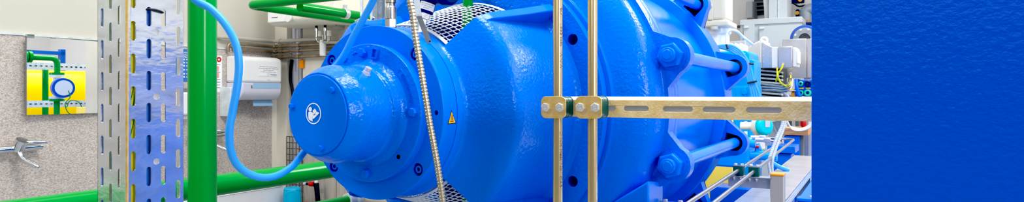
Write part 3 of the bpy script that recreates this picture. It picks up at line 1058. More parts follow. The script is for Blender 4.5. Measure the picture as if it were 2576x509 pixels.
TU = [aty(1403, 271, yR - 0.020), aty(1490.5, 271, yR - 0.020)]
for i, tpnt in enumerate(TU):
    t_ = thing('steel_tube', (tpnt.x, tpnt.y, 0.5), ('upright golden steel tube with printed lettering, left of the clamped pair', 'plain upright golden steel tube, right of the clamped pair')[i], 'tube', 'upright tubes in the rail clamps')
    MB().cyl((tpnt.x, tpnt.y, 0.5), (tpnt.x, tpnt.y, 2.3), 0.0115, 32).build('tube_wall', M['tube'], t_)
    if i == 0:
        pr_ = MB()
        for (body, vtop) in (('SUL   LE22 info   WNW', 20), ('LI NH Heat No   CKS', 330)):
            q_ = text_mb(body, 0.0115, 0.0, 'LEFT', 4)
            zz = aty(1403, vtop, tpnt.y).z
            a0 = rad(-22)
            for q in q_.v:
                pass
            pr_.add([Vector((tpnt.x + 0.01175 * math.cos(a0 + q.y / 0.0115), tpnt.y + 0.01175 * math.sin(a0 + q.y / 0.0115), zz - q.x * 1.3)) for q in q_.v], q_.f)
        pr_.build('tube_print', M['dark_ink'], t_)
    # clamp
    yp = yR - 0.041
    cz = aty(1393 if i == 0 else 1480, 270.5, yp).z
    cxm = aty(1392.5 if i == 0 else 1480, 270.5, yp).x
    cxm = tpnt.x
    W_, H_ = 0.0655, 0.0525
    ck = thing('pipe_clamp', (cxm, yR, cz - H_ / 2), ('green pipe clamp with golden front plate at the left end of the rail', 'green pipe clamp with golden front plate, between left clamp and slots')[i], 'clamp', 'pipe clamps on the golden rail')
    CM = frame4((cxm, yp, cz), X, Z, -Yv)
    plate(rrect(0, 0, W_, H_, 0.013), [], 0.0035, CM).build('front_plate', M['gold_plate'], ck, bev=0.0012)
    plate(rrect(0, 0, W_ - 0.002, H_ - 0.002, 0.012), [], 0.019, CM @ Matrix.Translation((0, 0, -0.0192))).build('clamp_half', M['teal'], ck, bev=0.0015)
    plate(rrect(0, 0, W_ - 0.002, H_ - 0.002, 0.012), [], 0.019, CM @ Matrix.Translation((0, 0, -0.0392))).build('clamp_half', M['teal'], ck, bev=0.0015)
    plate(rrect(0, 0, W_, H_, 0.012), [], 0.0015, CM @ Matrix.Translation((0, 0, -0.0408))).build('back_plate', M['galv'], ck)
    for sx in (-0.019, 0.0185):
        bo_ = MB().hexa(CM @ Vector((sx, 0, 0.0035)), -Yv, 0.0112, 0.0075, dome=0.15, rot=0.3 if sx < 0 else 0.12).build('bolt_head', M['bolt'], ck, ang=25)
        mm = MB().merge(text_mb('A2', 0.0065, 0.0002), CM @ Matrix.Translation((sx, 0.0035, 0.0113)) @ Matrix.Rotation(0.5, 4, 'Z'))
        mm.merge(text_mb('88', 0.0065, 0.0002), CM @ Matrix.Translation((sx + 0.001, -0.0035, 0.0113)) @ Matrix.Rotation(0.5, 4, 'Z'))
        mm.build('bolt_marking', M['galv_matt'], bo_)

# unseen blue block added further right so the perforated post reflects blue
bmx = thing('reflection_block', (2.5, 3.3, 0), 'unseen blue block added at the right to reflect in the perforated post', 'cabinet')
MB().box((2.0, 2.85, 0.0), (2.9, 3.9, 1.75)).build('carcass', M['paint'], bmx, bev=0.01)
MB().box((1.98, 2.95, 0.1), (2.0, 3.8, 1.65)).build('door', M['paint'], bmx, bev=0.005)
# big blue panel
tag(MB().box((pan.x, pan.y, 0), (pan.x + 0.62, pan.y + 0.05, 2.5)).build('steel_cabinet', M['orange_peel'], bev=0.003), 'large flat glossy dark blue steel cabinet filling the right side', 'cabinet')
# ================================================================== LEFT WALL FITTINGS
# mirror: its plane is turned very slightly so that it shows the hall to the right of the pump
mt_a = 4.0
my0, my1 = atx(57, 190, WX + 0.03).y, atx(262, 190, WX + 0.03).y
mz1 = H + (236 - 91) / F * (-(WX + 0.03) / -ray(57, 190).x)
mz0 = H + (236 - 289.5) / F * (-(WX + 0.03) / -ray(57, 190).x)
mc = Vector((WX + 0.06, (my0 + my1) / 2, 0))
md = Vector((math.sin(rad(mt_a)), math.cos(rad(mt_a)), 0))     # along the glass
mn = Vector((math.cos(rad(mt_a)), -math.sin(rad(mt_a)), 0))    # out of the glass
# turn so that reflected rays lean further along +y
mn = Vector((math.cos(rad(mt_a)), math.sin(rad(mt_a)), 0))
md = Vector((-math.sin(rad(mt_a)), math.cos(rad(mt_a)), 0))
hw = (my1 - my0) / 2
mr = thing('wall_mirror', (mc.x, mc.y, mz0), 'frameless rectangular mirror on the speckled wall reflecting a yellow tank', 'mirror')


def mpt(a, z, off=0.0):
    return Vector((mc.x, mc.y, 0)) + md * a + mn * off + Z * z


MB().add([mpt(-hw, mz0, 0), mpt(hw, mz0, 0), mpt(hw, mz1, 0), mpt(-hw, mz1, 0)], [(0, 1, 2, 3)]).build('mirror_glass', M['mirror'], mr)
MB().prism([mpt(-hw, mz0, -0.006), mpt(hw, mz0, -0.006), mpt(hw, mz1, -0.006), mpt(-hw, mz1, -0.006)], mn * 0.005).build('mirror_backing', M['galv_matt'], mr)
for (a, z) in ((-hw + 0.02, mz1), (hw - 0.02, mz1)):
    MB().prism([mpt(a - 0.022, z - 0.012, -0.008), mpt(a + 0.022, z - 0.012, -0.008), mpt(a + 0.022, z + 0.012, -0.008), mpt(a - 0.022, z + 0.012, -0.008)], mn * 0.012).build('mirror_clip', M['chrome'], mr, bev=0.002)
for sg in (-1, 1):
    MB().prism([mpt(sg * hw - 0.002, mz0, -0.008), mpt(sg * hw + 0.002, mz0, -0.008), mpt(sg * hw + 0.002, mz1, -0.008), mpt(sg * hw - 0.002, mz1, -0.008)], mn * 0.0085).build('glass_edge', M['ink'], mr)


# things seen only in the mirror: real objects standing on the other side of the hall
def refl(p):
    p = Vector(p)
    k = (p - Vector((mc.x, mc.y, p.z))).dot(mn)
    return p - mn * (2 * k)


def VP_(u, v, xv):
    """virtual point behind the mirror on the plane x = xv, then brought to its real place."""
    return atx(u, v, xv)


def vbox(mb, u0, v0, u1, v1, xv, dep):
    a, b = VP_(u0, v0, xv), VP_(u1, v0, xv)
    zt_ = a.z
    zb_ = VP_(u0, v1, xv).z
    t = MB().box((xv - dep, a.y, zb_), (xv, b.y, zt_))
    return mb.add([refl(p) for p in t.v], t.f)


TX = -11.6
ty0, ty1 = VP_(0, 200, TX).y, VP_(330, 200, TX).y
ztop, zbot = VP_(57, 175, TX).z, VP_(57, 330, TX).z
tk = MB()
prof = fillet([(TX - 0.8, zbot), (TX, zbot), (TX, ztop - 0.30), (TX - 0.12, ztop), (TX - 0.8, ztop)], [0, 0.03, 0.1, 0.1, 0], 5)
t = MB().prism([Vector((a, ty0, b)) for a, b in prof], (0, ty1 - ty0, 0))
tk.add([refl(p) for p in t.v], t.f)
tko = thing('yellow_tank', refl((TX - 0.4, (ty0 + ty1) / 2, zbot)), 'long yellow tank with rounded top edge seen in the wall mirror', 'tank')
tk.build('tank_shell', M['yellow'], tko)
st_ = MB().box((TX - 0.75, ty0 + 0.3, 0.0), (TX - 0.05, ty1 - 0.3, zbot))
MB().add([refl(p) for p in st_.v], st_.f).build('tank_stand', M['frame_blue'], tko)


def vrail(name, v0, v1, xv, lab):
    r0 = VP_(-30, v0, xv)
    r1 = VP_(300, v0, xv)
    zt_, zb_ = VP_(57, v0, xv).z, VP_(57, v1, xv).z
    hs_ = []
    n = 26
    Lx = r1.y - r0.y
    for i in range(n):
        hs_.append(slot(Lx * (i + 0.5) / n, (zt_ + zb_) / 2, Lx / n * 0.55, (zt_ - zb_) * 0.22, vert=False))
    pm = plate([(0, zb_), (Lx, zb_), (Lx, zt_), (0, zt_)], hs_, 0.003, frame4((xv, r0.y, 0), Yv, Z, X))
    root = thing(name, refl((xv, (r0.y + r1.y) / 2, zb_)), lab, 'rail')
    q = MB()
    q.add([refl(p) for p in pm.v], pm.f)
    q.build('slotted_web', M['galv_matt'], root)
    tq = MB().box((xv - 0.10, r0.y, zt_ - 0.004), (xv, r1.y, zt_)).box((xv - 0.10, r0.y, zb_), (xv, r1.y, zb_ + 0.004)).box((xv - 0.10, r0.y, zb_), (xv - 0.096, r1.y, zt_))
    q = MB()
    q.add([refl(p) for p in tq.v], tq.f)
    q.build('channel_body', M['galv'], root)
    return root


vrail('mounting_rail', 156, 174, -10.9, 'upper galvanised slotted rail reflected in the mirror above the yellow tank')
vrail('mounting_rail', 254, 271, -10.9, 'lower galvanised slotted rail reflected in the mirror across the yellow tank')
# blue frame
fb = thing('support_gantry', refl(VP_(120, 160, -12.6)), 'dark blue steel gantry reflected in the top left of the mirror', 'gantry')
vbox(MB(), 20, 123, 164, 132, -12.5, 0.1).build('cross_beam', M['frame_blue'], fb)
vbox(MB(), 153, 124, 165, 330, -12.5, 0.1).build('upright', M['frame_blue'], fb)
vbox(MB(), 20, 146, 153, 158, -12.52, 0.08).build('light_panel', M['pale'], fb)
# green pipe with flow meter


def vt(mb, pts, r, seg=18):
    return mb.tube([refl(p) for p in pts], r, seg)


gxv = -10.6
fm = thing('flow_meter_pipe', refl(VP_(144, 320, gxv)), 'green pipe with flanges and a round blue flow meter seen in mirror', 'pipe')
vt(MB(), fillet([VP_(40, 143, gxv), VP_(144, 147, gxv), VP_(144, 186, gxv)], 0.10, 6), 0.040).build('pipe_run', M['green'], fm)
vt(MB(), [VP_(143, 253, gxv), Vector((gxv, VP_(143, 253, gxv).y, 0.0))], 0.040).build('pipe_run', M['green'], fm)
for (v, mm_) in ((186, 'green'), (192, 'galv_matt'), (246, 'galv_matt'), (252, 'green')):
    c_ = VP_(143, v, gxv)
    vt(MB(), [c_ - Z * 0.018, c_ + Z * 0.018], 0.098, 24).build('pipe_flange', M[mm_], fm)
vt(MB(), [VP_(143, 196, gxv), VP_(143, 208, gxv), VP_(143, 218, gxv), VP_(143, 232, gxv), VP_(143, 244, gxv)], [0.05, 0.05, 0.085, 0.05, 0.05], 20).build('meter_body', M['galv_matt'], fm)
c_ = VP_(147, 221, gxv)
mdir = (refl(VP_(170, 222, gxv + 0.42)) - refl(c_)).normalized()
rc_ = refl(c_)
MB().cyl(rc_, rc_ + mdir * 0.16, 0.10, 28).build('meter_neck', M['pale'], fm)
mh = rc_ + mdir * 0.15
MB().cyl(mh, mh + mdir * 0.10, 0.145, 36).build('meter_housing', M['frame_blue'], fm)
MB().cyl(mh + mdir * 0.10, mh + mdir * 0.108, 0.112, 32).build('meter_face', M['gauge'], fm)
for u in (62, 74):
    c_ = VP_(u, 143, gxv)
    vt(MB(), [c_ - Yv * 0.02, c_ + Yv * 0.02], 0.085, 24).build('pipe_flange', M['green'], fm)
tag(vt(MB(), [VP_(114, 174, -11.2), Vector((-11.2, VP_(114, 174, -11.2).y, 0.0))], 0.042).build('green_pipe', M['green']), 'plain upright green pipe reflected left of the flow meter', 'pipe')
tag(MB().tube([refl(p) for p in catmull([VP_(172, 228, -10.2), VP_(176, 245, -10.2), VP_(164, 262, -10.2), VP_(172, 284, -10.2), VP_(192, 290, -10.2), VP_(206, 274, -10.2), VP_(196, 256, -10.2), VP_(176, 254, -10.2), VP_(168, 270, -10.2)], 6)], 0.007, 10).build('signal_cable', M['stripe_green']), 'coiled green signal cable reflected under the flow meter', 'cable')
rb_ = MB()
vbox(rb_, 225, 244, 236, 254, -10.85, 0.06)
tag(rb_.build('red_box', M['red']), 'tiny red box reflected near the lower rail in the mirror', 'box')
a_ = MB()
vbox(a_, -60, 20, 330, 122, -14.4, 0.05)


# taps
def make_tap(base, label):
    b = Vector(base)
    tp_ = thing('mixer_tap', b, label, 'tap', 'wall taps on the speckled wall')
    MB().tube([b + Vector((0.05, -0.17, -0.005)), b + Vector((0.05, 0.0, 0.0))], 0.022, 20).cyl(b + Vector((0, -0.12, 0)), b + Vector((0.05, -0.12, 0)), 0.018, 16).cyl(b + Vector((0, 0.06, 0)), b + Vector((0.05, 0.06, 0)), 0.018, 16).tube([b + Vector((0.05, 0.0, 0.0)), b + Vector((0.05, 0.12, 0.006))], [0.024, 0.020], 20).build('tap_body', M['chrome'], tp_)
    MB().tube([b + Vector((0.05, -0.005, -0.01)), b + Vector((0.075, 0.0, 0.035)), b + Vector((0.085, 0.004, 0.052))], [0.030, 0.033, 0.033], 24).build('cartridge', M['chrome'], tp_)
    MB().tube(catmull([b + Vector((0.085, 0.02, 0.035)), b + Vector((0.10, 0.07, 0.036)), b + Vector((0.11, 0.125, 0.030))], 5), [0.012] * 5 + [0.009] * 5 + [0.008], 12).build('lever', M['chrome'], tp_)
    MB().tube(catmull([b + Vector((0.055, -0.005, -0.01)), b + Vector((0.085, 0.0, -0.05)), b + Vector((0.13, 0.01, -0.075)), b + Vector((0.19, 0.03, -0.10)), b + Vector((0.195, 0.032, -0.112))], 6), [0.018] * 6 + [0.017] * 6 + [0.016] * 6 + [0.014] * 7, 16).build('spout', M['chrome'], tp_)
    return tp_


tb0 = atx(48, 374, WX + 0.07)
make_tap((WX + 0.018, tb0.y, tb0.z), 'chrome single lever tap on the speckled wall below the mirror')
tb1 = atx(528, 342, WX + 0.07)
make_tap((WX + 0.018, tb1.y, tb1.z), 'chrome tap mostly hidden behind the upright green pipe')

# paper towel dispenser
dxf = WX + 0.018
dy0, dy1 = atx(609, 200, dxf + 0.2).y, atx(709, 200, dxf + 0.2).y
dz1, dz0 = atx(655, 142, dxf + 0.2).z, atx(655, 252, dxf + 0.2).z
zm = atx(655, 208, dxf + 0.2).z
td = thing('towel_dispenser', (dxf, (dy0 + dy1) / 2, dz0), 'white wall mounted paper towel dispenser with a towel hanging out', 'dispenser')
pr_ = fillet([(dxf, zm), (dxf + 0.205, zm), (dxf + 0.205, dz1 - 0.02), (dxf + 0.15, dz1), (dxf, dz1)], [0, 0, 0.05, 0.05, 0], 5)
MB().prism([Vector((a, dy0, b)) for a, b in pr_], (0, dy1 - dy0, 0)).build('cover', M['white'], td, bev=0.018, bseg=3)
pr_ = fillet([(dxf, dz0), (dxf + 0.15, dz0), (dxf + 0.198, dz0 + 0.05), (dxf + 0.200, zm), (dxf, zm)], [0, 0.03, 0.03, 0, 0], 5)
MB().prism([Vector((a, dy0 + 0.004, b)) for a, b in pr_], (0, dy1 - dy0 - 0.008, 0)).build('window', M['smoke'], td, bev=0.01, bseg=3)
MB().box((dxf + 0.1985, dy0 + 0.10, zm - 0.045), (dxf + 0.2015, dy1 - 0.02, zm - 0.004)).build('towel_stack', M['towel'], td)
MB().box((dxf + 0.196, dy0 + 0.08, zm - 0.045), (dxf + 0.203, dy0 + 0.092, zm - 0.024)).build('lock', M['ink'], td)
lz1, lz0 = atx(670, 164, dxf + 0.206).z, atx(670, 192, dxf + 0.206).z
ly0, ly1 = atx(652, 178, dxf + 0.206).y, atx(698, 178, dxf + 0.206).y
lb_ = MB().box((dxf + 0.2045, ly0, lz0), (dxf + 0.2065, ly1, lz1)).build('notice_label', M['paper'], td)
LMx = lambda y, z: frame4((dxf + 0.2068, y, z), Yv, Z, X)
lines = MB()
lw = ly1 - ly0
lh = lz1 - lz0
for i, (s_, sz) in enumerate((('Gemeinsam die Umwelt schonen:', 0.0125), ('Verantwortungsvoller Umgang mit', 0.0135), ('Papierhandtüchern', 0.0135), ('2 Tücher zum Händetrocknen', 0.0125))):
    lines.merge(text_mb(s_, sz, 0.0002), LMx((ly0 + ly1) / 2, lz1 - lh * (0.15 + 0.155 * i)))
lines.merge(plate(circ2(0, 0, 0.011, 24), [circ2(0, 0, 0.0095, 24)], 0.0004, LMx((ly0 + ly1) / 2, lz0 + 0.016)))
lines.build('notice_print', M['ink'], lb_)
lg_ = MB().merge(text_mb('Mobilen', 0.019, 0.0004), LMx(ly1 - 0.038, lz0 + 0.013))
lg_.build('maker_mark', M['blue_ink'], lb_)
fr_ = plate([(ly0, lz0), (ly1, lz0), (ly1, lz1), (ly0, lz1)], [[(ly0 + 0.0015, lz0 + 0.0015), (ly1 - 0.0015, lz0 + 0.0015), (ly1 - 0.0015, lz1 - 0.0015), (ly0 + 0.0015, lz1 - 0.0015)]], 0.0004, frame4((dxf + 0.2066, 0, 0), Yv, Z, X))
fr_.build('label_border', M['galv_matt'], lb_)
zq = zm + 0.012
MB().box((dxf + 0.204, (ly0 + ly1) / 2 - 0.012, zq), (dxf + 0.2062, (ly0 + ly1) / 2 + 0.012, zq + 0.014)).build('emblem', M['galv_matt'], td)
tw = []
ty_0, ty_1 = atx(637, 258, dxf + 0.12).y, atx(688, 258, dxf + 0.12).y
nt_ = 22
zt0, zt1 = dz0 + 0.005, atx(660, 268, dxf + 0.12).z
for i in range(nt_ + 1):
    t = i / nt_
    tw.append(Vector((dxf + 0.12, ty_0 + (ty_1 - ty_0) * t, zt1 + (0.006 if i % 2 else 0.0))))
tw += [Vector((dxf + 0.10, ty_1 - 0.01, zt0)), Vector((dxf + 0.10, ty_0 + 0.01, zt0))]
tag(MB().prism(tw, (0.002, 0, 0)).build('paper_towel', M['towel']), 'light blue paper towel hanging out of the white dispenser', 'paper towel')

# soap dispenser
sd0, sd1 = atx(559, 250, WX + 0.05).y, atx(575, 250, WX + 0.05).y
sd2 = atx(597, 250, WX + 0.09).y
sz1, sz0 = atx(575, 220, WX + 0.05).z, atx(575, 293, WX + 0.05).z
sd = thing('soap_dispenser', (WX + 0.018, sd1, sz0), 'small grey soap dispenser holding a blue bottle behind the hanging hose', 'dispenser')
MB().add([(WX + 0.018, sd0, sz0), (WX + 0.018, sd1, sz0 + 0.01), (WX + 0.018, sd1, sz1), (WX + 0.018, sd0, sz1), (WX + 0.12, sd0 + 0.02, sz0), (WX + 0.12, sd1, sz0 + 0.012), (WX + 0.12, sd1, sz1), (WX + 0.12, sd0 + 0.02, sz1)],
         [(0, 3, 2, 1), (4, 5, 6, 7), (0, 1, 5, 4), (1, 2, 6, 5), (2, 3, 7, 6), (3, 0, 4, 7)]).build('bracket', M['galv_matt'], sd, bev=0.004)
MB().box((WX + 0.03, sd1 + 0.005, sz0 + 0.03), (WX + 0.10, sd2, sz1 - 0.06)).build('bottle', M['soap'], sd, bev=0.012)
MB().box((WX + 0.025, sd1 + 0.004, sz1 - 0.062), (WX + 0.105, sd2 + 0.004, sz1 - 0.012)).build('cap', M['white'], sd, bev=0.008)
# notices
n0, n1 = atx(536, 190, WX + 0.02).y, atx(558.5, 190, WX + 0.02).y
nz1, nz0 = atx(550, 140, WX + 0.02).z, atx(550, 232, WX + 0.02).z
nt1 = thing('paper_notice', (WX + 0.019, (n0 + n1) / 2, nz0), 'white paper notice with red symbol on the speckled wall behind the green pipe', 'notice')
MB().box((WX + 0.018, n0, nz0), (WX + 0.020, n1, nz1)).build('sheet', M['paper'], nt1)
nc = atx(551, 150, WX + 0.021)
plate(circ2(0, 0, 0.021, 24), [circ2(0, 0, 0.008, 16)], 0.0006, frame4((WX + 0.0202, nc.y, nc.z), Yv, Z, X)).build('red_symbol', M['red'], nt1)
pk_ = MB()
for v in (173, 190):
    c0 = atx(543, v, WX + 0.021)
    pk_.box((WX + 0.0202, c0.y - 0.015, c0.z - 0.02), (WX + 0.0206, c0.y + 0.028, c0.z + 0.02))
pk_.build('pink_panel', M['pink'], nt1)
gl_ = MB()
for v in (163, 182, 200, 207, 214, 221):
    c0 = atx(546, v, WX + 0.021)
    gl_.box((WX + 0.0202, c0.y - 0.02, c0.z - 0.0025), (WX + 0.0206, c0.y + 0.028, c0.z + 0.0025))
gl_.build('text_line', M['ink'], nt1)
b0_, b1_ = atx(440, 170, WX + 0.02).y, atx(490, 170, WX + 0.02).y
bz1, bz0 = atx(468, 124, WX + 0.02).z, atx(468, 206, WX + 0.02).z
bp_ = thing('blue_poster', (WX + 0.019, (b0_ + b1_) / 2, bz0), 'blue instruction poster on the wall between the perforated post and green pipe', 'poster')
MB().box((WX + 0.018, b0_, bz0), (WX + 0.020, b1_, bz1)).build('sheet', M['poster'], bp_)
bt_ = MB()
for i, s_ in enumerate(('Hautschutz', 'Reinigung', 'Pflege')):
    c0 = atx(466, 132 + i * 6, WX + 0.021)
    bt_.merge(text_mb(s_, 0.02, 0.0003), frame4((WX + 0.0204, c0.y + 0.01, c0.z), Yv, Z, X))
for v in (150, 158, 166, 176, 186, 194):
    c0 = atx(468, v, WX + 0.021)
    bt_.box((WX + 0.0202, c0.y - 0.03, c0.z - 0.006), (WX + 0.0206, c0.y - 0.01, c0.z + 0.006)).box((WX + 0.0202, c0.y, c0.z - 0.003), (WX + 0.0206, c0.y + 0.03, c0.z + 0.003))
bt_.build('poster_print', M['sym'], bp_)
e0, e1_ = atx(452, 260, WX + 0.09).y, atx(481, 260, WX + 0.09).y
ez1, ez0 = atx(468, 222, WX + 0.09).z, atx(468, 300, WX + 0.09).z
ed = thing('cream_dispenser', (WX + 0.018, (e0 + e1_) / 2, ez0), 'white wall dispenser under the blue poster beside the perforated post', 'dispenser')
MB().box((WX + 0.018, e0, ez0 + 0.03), (WX + 0.11, e1_, ez1 - 0.03)).build('housing', M['white'], ed, bev=0.012)
MB().box((WX + 0.03, e0 + 0.02, ez1 - 0.03), (WX + 0.09, e1_ - 0.01, ez1)).build('pump_lever', M['ink'], ed, bev=0.004)
MB().box((WX + 0.04, e0 + 0.02, ez0), (WX + 0.08, e1_ - 0.02, ez0 + 0.03)).build('nozzle', M['pale'], ed, bev=0.004)

# washbasin along the wall
wbx = WX + 0.45
w1 = atx(719, 467, wbx)
wy1 = w1.y
wy0 = wy1 - 1.0
wzt = w1.z
ws = thing('washbasin', (WX + 0.24, (wy0 + wy1) / 2, wzt - 0.25), 'white washbasin edge below the thick level green pipe', 'washbasin')
g_ = MB()
g_.box((WX + 0.02, wy0, wzt - 0.25), (wbx, wy0 + 0.05, wzt)).box((WX + 0.02, wy1 - 0.05, wzt - 0.25), (wbx, wy1, wzt)).box((WX + 0.02, wy0 + 0.05, wzt - 0.25), (WX + 0.08, wy1 - 0.05, wzt)).box((wbx - 0.05, wy0 + 0.05, wzt - 0.25), (wbx, wy1 - 0.05, wzt)).box((WX + 0.08, wy0 + 0.05, wzt - 0.25), (wbx - 0.05, wy1 - 0.05, wzt - 0.2))
g_.build('basin', M['white_enamel'], ws, bev=0.006)
MB().cyl(((WX + wbx) / 2, (wy0 + wy1) / 2, 0.0), ((WX + wbx) / 2, (wy0 + wy1) / 2, wzt - 0.25), 0.03, 20).cyl((WX + 0.02, (wy0 + wy1) / 2, wzt - 0.38), ((WX + wbx) / 2, (wy0 + wy1) / 2, wzt - 0.38), 0.02, 16).build('drain', M['chrome'], ws)

# ------------------------------------------------ pipes along the corner
for i, (u0, v0, vc, u1, v1, m_, rr_, lab_) in enumerate((
        (556, 97, 104.5, 812, 96, 'grey_pipe', 0.0145, 'pale grey wall pipe, topmost of the four running round the corner'),
        (574, 112, 117.5, 845, 110, 'bronze', 0.0125, 'bronze wall pipe second from the top, bent down over the panel'),
        (590, 125.5, 130, 850, 121.5, 'bronze', 0.0125, 'bronze wall pipe third from the top, running round the corner'),
        (698, 145, 145, 850, 134, 'bronze', 0.0135, 'bronze wall pipe, lowest of the four beside the dispenser'))):
    zc = H + (236 - vc) / F * 5.36
    x_ = WX + 0.045
    y_ = WY - 0.045
    xe = aty(u1, 120, y_).x
    pts = []
    if i < 3:
        ys = atx(u0, v0, x_).y
        if i == 0:
            pts = [Vector((x_ - 0.04, ys, zc)), Vector((x_, ys, zc))]
        elif i == 1:
            pts = [Vector((x_, ys, zc - 0.07)), Vector((x_, ys, zc))]
        else:
            pts = [Vector((x_ - 0.04, ys, zc)), Vector((x_, ys, zc))]
        pts += [Vector((x_, y_, zc)), Vector((xe, y_, zc))]
    else:
        pts = [Vector((WX + 0.002, y_, zc)), Vector((xe, y_, zc))]
    wp = thing('wall_pipe', (x_, y_, zc), lab_, 'pipe', 'wall pipes in the rear left corner')
    MB().tube(fillet(pts, 0.04, 5), rr_, 16).build('pipe_run', M[m_], wp)
    for u in ((690, 705, 748) if i else (700,)):
        xx = aty(u + 3, 120, y_).x
        MB().cyl((xx - 0.016, y_, zc), (xx + 0.016, y_, zc), rr_ * 1.35, 16).build('pipe_coupling', M[m_], wp)
    for xx in (WX + 0.25, xe - 0.15):
        MB().box((xx - 0.008, y_ - 0.004, zc - rr_ * 1.1), (xx + 0.008, WY, zc + rr_ * 1.1)).build('pipe_bracket', M['galv_matt'], wp)

# water heater on the jutting wall
hy = WY - 0.30
hx0, hx1 = aty(672, 45, hy).x, aty(842, 45, hy).x
hz0 = aty(720, 61, hy).z
hz1 = hz0 + 0.34
wh = thing('water_heater', ((hx0 + hx1) / 2, WY - 0.15, hz0), 'cream wall mounted water heater above the pipes in the corner', 'water heater')
hpf = fillet([(hy, hz0 + 0.03), (hy, hz1), (WY, hz1), (WY, hz0), (hy + 0.05, hz0)], [0.02, 0.03, 0, 0, 0.02], 4, True)
MB().prism([Vector((hx0, a, b)) for a, b in hpf], (hx1 - hx0, 0, 0)).build('housing', M['cream'], wh, bev=0.012)
fx0, fx1 = aty(676, 45, hy).x, aty(733, 45, hy).x
MB().box((fx0, hy - 0.012, hz0 + 0.02), (fx1, hy, hz0 + 0.12)).build('control_panel', M['white'], wh, bev=0.008)
kc = aty(727, 46, hy - 0.013)
MB().cyl(kc, kc - Yv * 0.012, 0.03, 24).build('dial', M['white_enamel'], wh)
MB().box((fx0 + 0.05, hy - 0.0135, hz0 + 0.055), (fx0 + 0.12, hy - 0.012, hz0 + 0.062)).build('panel_print', M['ink'], wh)

# valve group under the heater
yv = WY - 0.10


def vpx(u, v):
    return aty(u, v, yv)


vg = thing('valve_group', vpx(812, 140), 'chrome and white safety valve group under the water heater', 'valve')
for u in (796, 818):
    a_, b_ = vpx(u, 52), vpx(u, 74)
    MB().cyl(a_, b_, 0.011, 14).build('hose_sleeve', M['black'], vg)
MB().tube(fillet([vpx(796, 73), vpx(796, 100), vpx(803, 107), vpx(826, 107)], 0.03, 5), 0.0085, 12).build('supply_pipe', M['chrome'], vg)
MB().tube([vpx(818, 73), vpx(818, 100)], 0.0095, 12).cyl(vpx(796, 71), vpx(796, 78), 0.015, 12).cyl(vpx(818, 70), vpx(818, 78), 0.015, 12).build('riser', M['chrome'], vg)
MB().tube([vpx(806, 106), vpx(852, 107)], 0.016, 16).cyl(vpx(827, 90), vpx(827, 107), 0.014, 14).cyl(vpx(813, 88), vpx(813, 106), 0.011, 14).build('valve_body', M['steel'], vg)
for u, va, vb in ((806, 78, 92), (828, 77, 91)):
    MB().lathe(fillet([(0, 0.0001), (0, 0.019), (0.045, 0.016), (0.045, 0.0001)], 0.004), vpx(u, vb), Z, X, Yv, seg=20).build('valve_cap', M['cream'], vg)
MB().lathe(fillet([(0, 0.0001), (0, 0.024), (0.105, 0.026), (0.105, 0.0001)], 0.006), vpx(812, 141), Z, X, Yv, seg=20).build('drain_funnel', M['white'], vg)
MB().lathe(fillet([(0, 0.0001), (0, 0.021), (0.03, 0.021), (0.03, 0.0001)], 0.006), vpx(811, 110), Z, X, Yv, seg=20).build('funnel_ball', M['cream'], vg)
MB().box(vpx(833, 56) + Vector((0, 0.02, 0)), vpx(843, 72) + Vector((0, 0.1, 0))).cyl(vpx(839, 64) + Vector((0, 0.02, 0)), vpx(839, 64) + Vector((0, 0.01, 0)), 0.012, 16).cyl(vpx(840, 72) + Vector((0, 0.06, 0)), vpx(840, 102) + Vector((0, 0.06, 0)), 0.004, 8).build('wall_switch', M['grey_pipe'], vg)

# conduits in the wall opening
struct(MB().box((ox0 - 0.4, WY + 0.6, 0), (ox1 + 0.4, WY + 0.65, 4)).build('wall_recess', M['white']))
for i, (u, r_, lean, lab_) in enumerate(((725, 0.019, 0, 'leftmost grey conduit rising in the wall opening'), (733, 0.026, 1, 'thick grey conduit, second from left in the wall opening'), (742, 0.026, 0, 'middle grey conduit of the bundle in the wall opening'),
                                         (750, 0.022, -2, 'leaning grey conduit, fourth from left in the wall opening'), (757, 0.019, 0, 'rightmost grey conduit rising in the wall opening'))):
    y_ = WY + 0.06 + (i % 2) * 0.05
    a_ = aty(u, 60, y_)
    b_ = aty(u + lean * 2.5, 509, y_)
    tag(MB().tube([Vector((b_.x, y_, 0.1)), b_, a_, Vector((a_.x, y_, 2.6))], r_, 16).build('grey_conduit', M['grey_cond']), lab_, 'conduit', 'conduits in the wall opening')
tag(MB().tube(catmull([aty(734, 150, WY + 0.02), aty(730, 195, WY + 0.02), aty(737, 240, WY + 0.02), aty(736, 320, WY + 0.02)], 6), 0.012, 12).build('black_cable', M['black']), 'black cable in front of the grey conduits in the wall opening', 'cable')
gm = MB()
x0_, x1_ = aty(722, 350, WY - 0.03).x, aty(762, 350, WY - 0.03).x
zt_ = aty(740, 345, WY - 0.03).z
k = 0
z = zt_
while z > 0.2:
    gm.cyl((x0_, WY - 0.03, z), (x1_, WY - 0.03, z), 0.0035, 6)
    z -= 0.05
for k in range(6):
    xx = x0_ + (x1_ - x0_) * k / 5
    gm.cyl((xx, WY - 0.034, 0.2), (xx, WY - 0.034, zt_), 0.0035, 6)
tag(gm.build('wire_grid', M['rust']), 'dark wire grid covering the lower part of the conduits', 'grid')
tag(MB().box((aty(752, 355, WY - 0.02).x, WY - 0.02, aty(760, 172, WY).z), (aty(762, 355, WY - 0.02).x, WY - 0.005, aty(760, 152, WY).z)).build('orange_tag', M['orange']), 'small orange tag at the edge of the wall opening', 'tag')
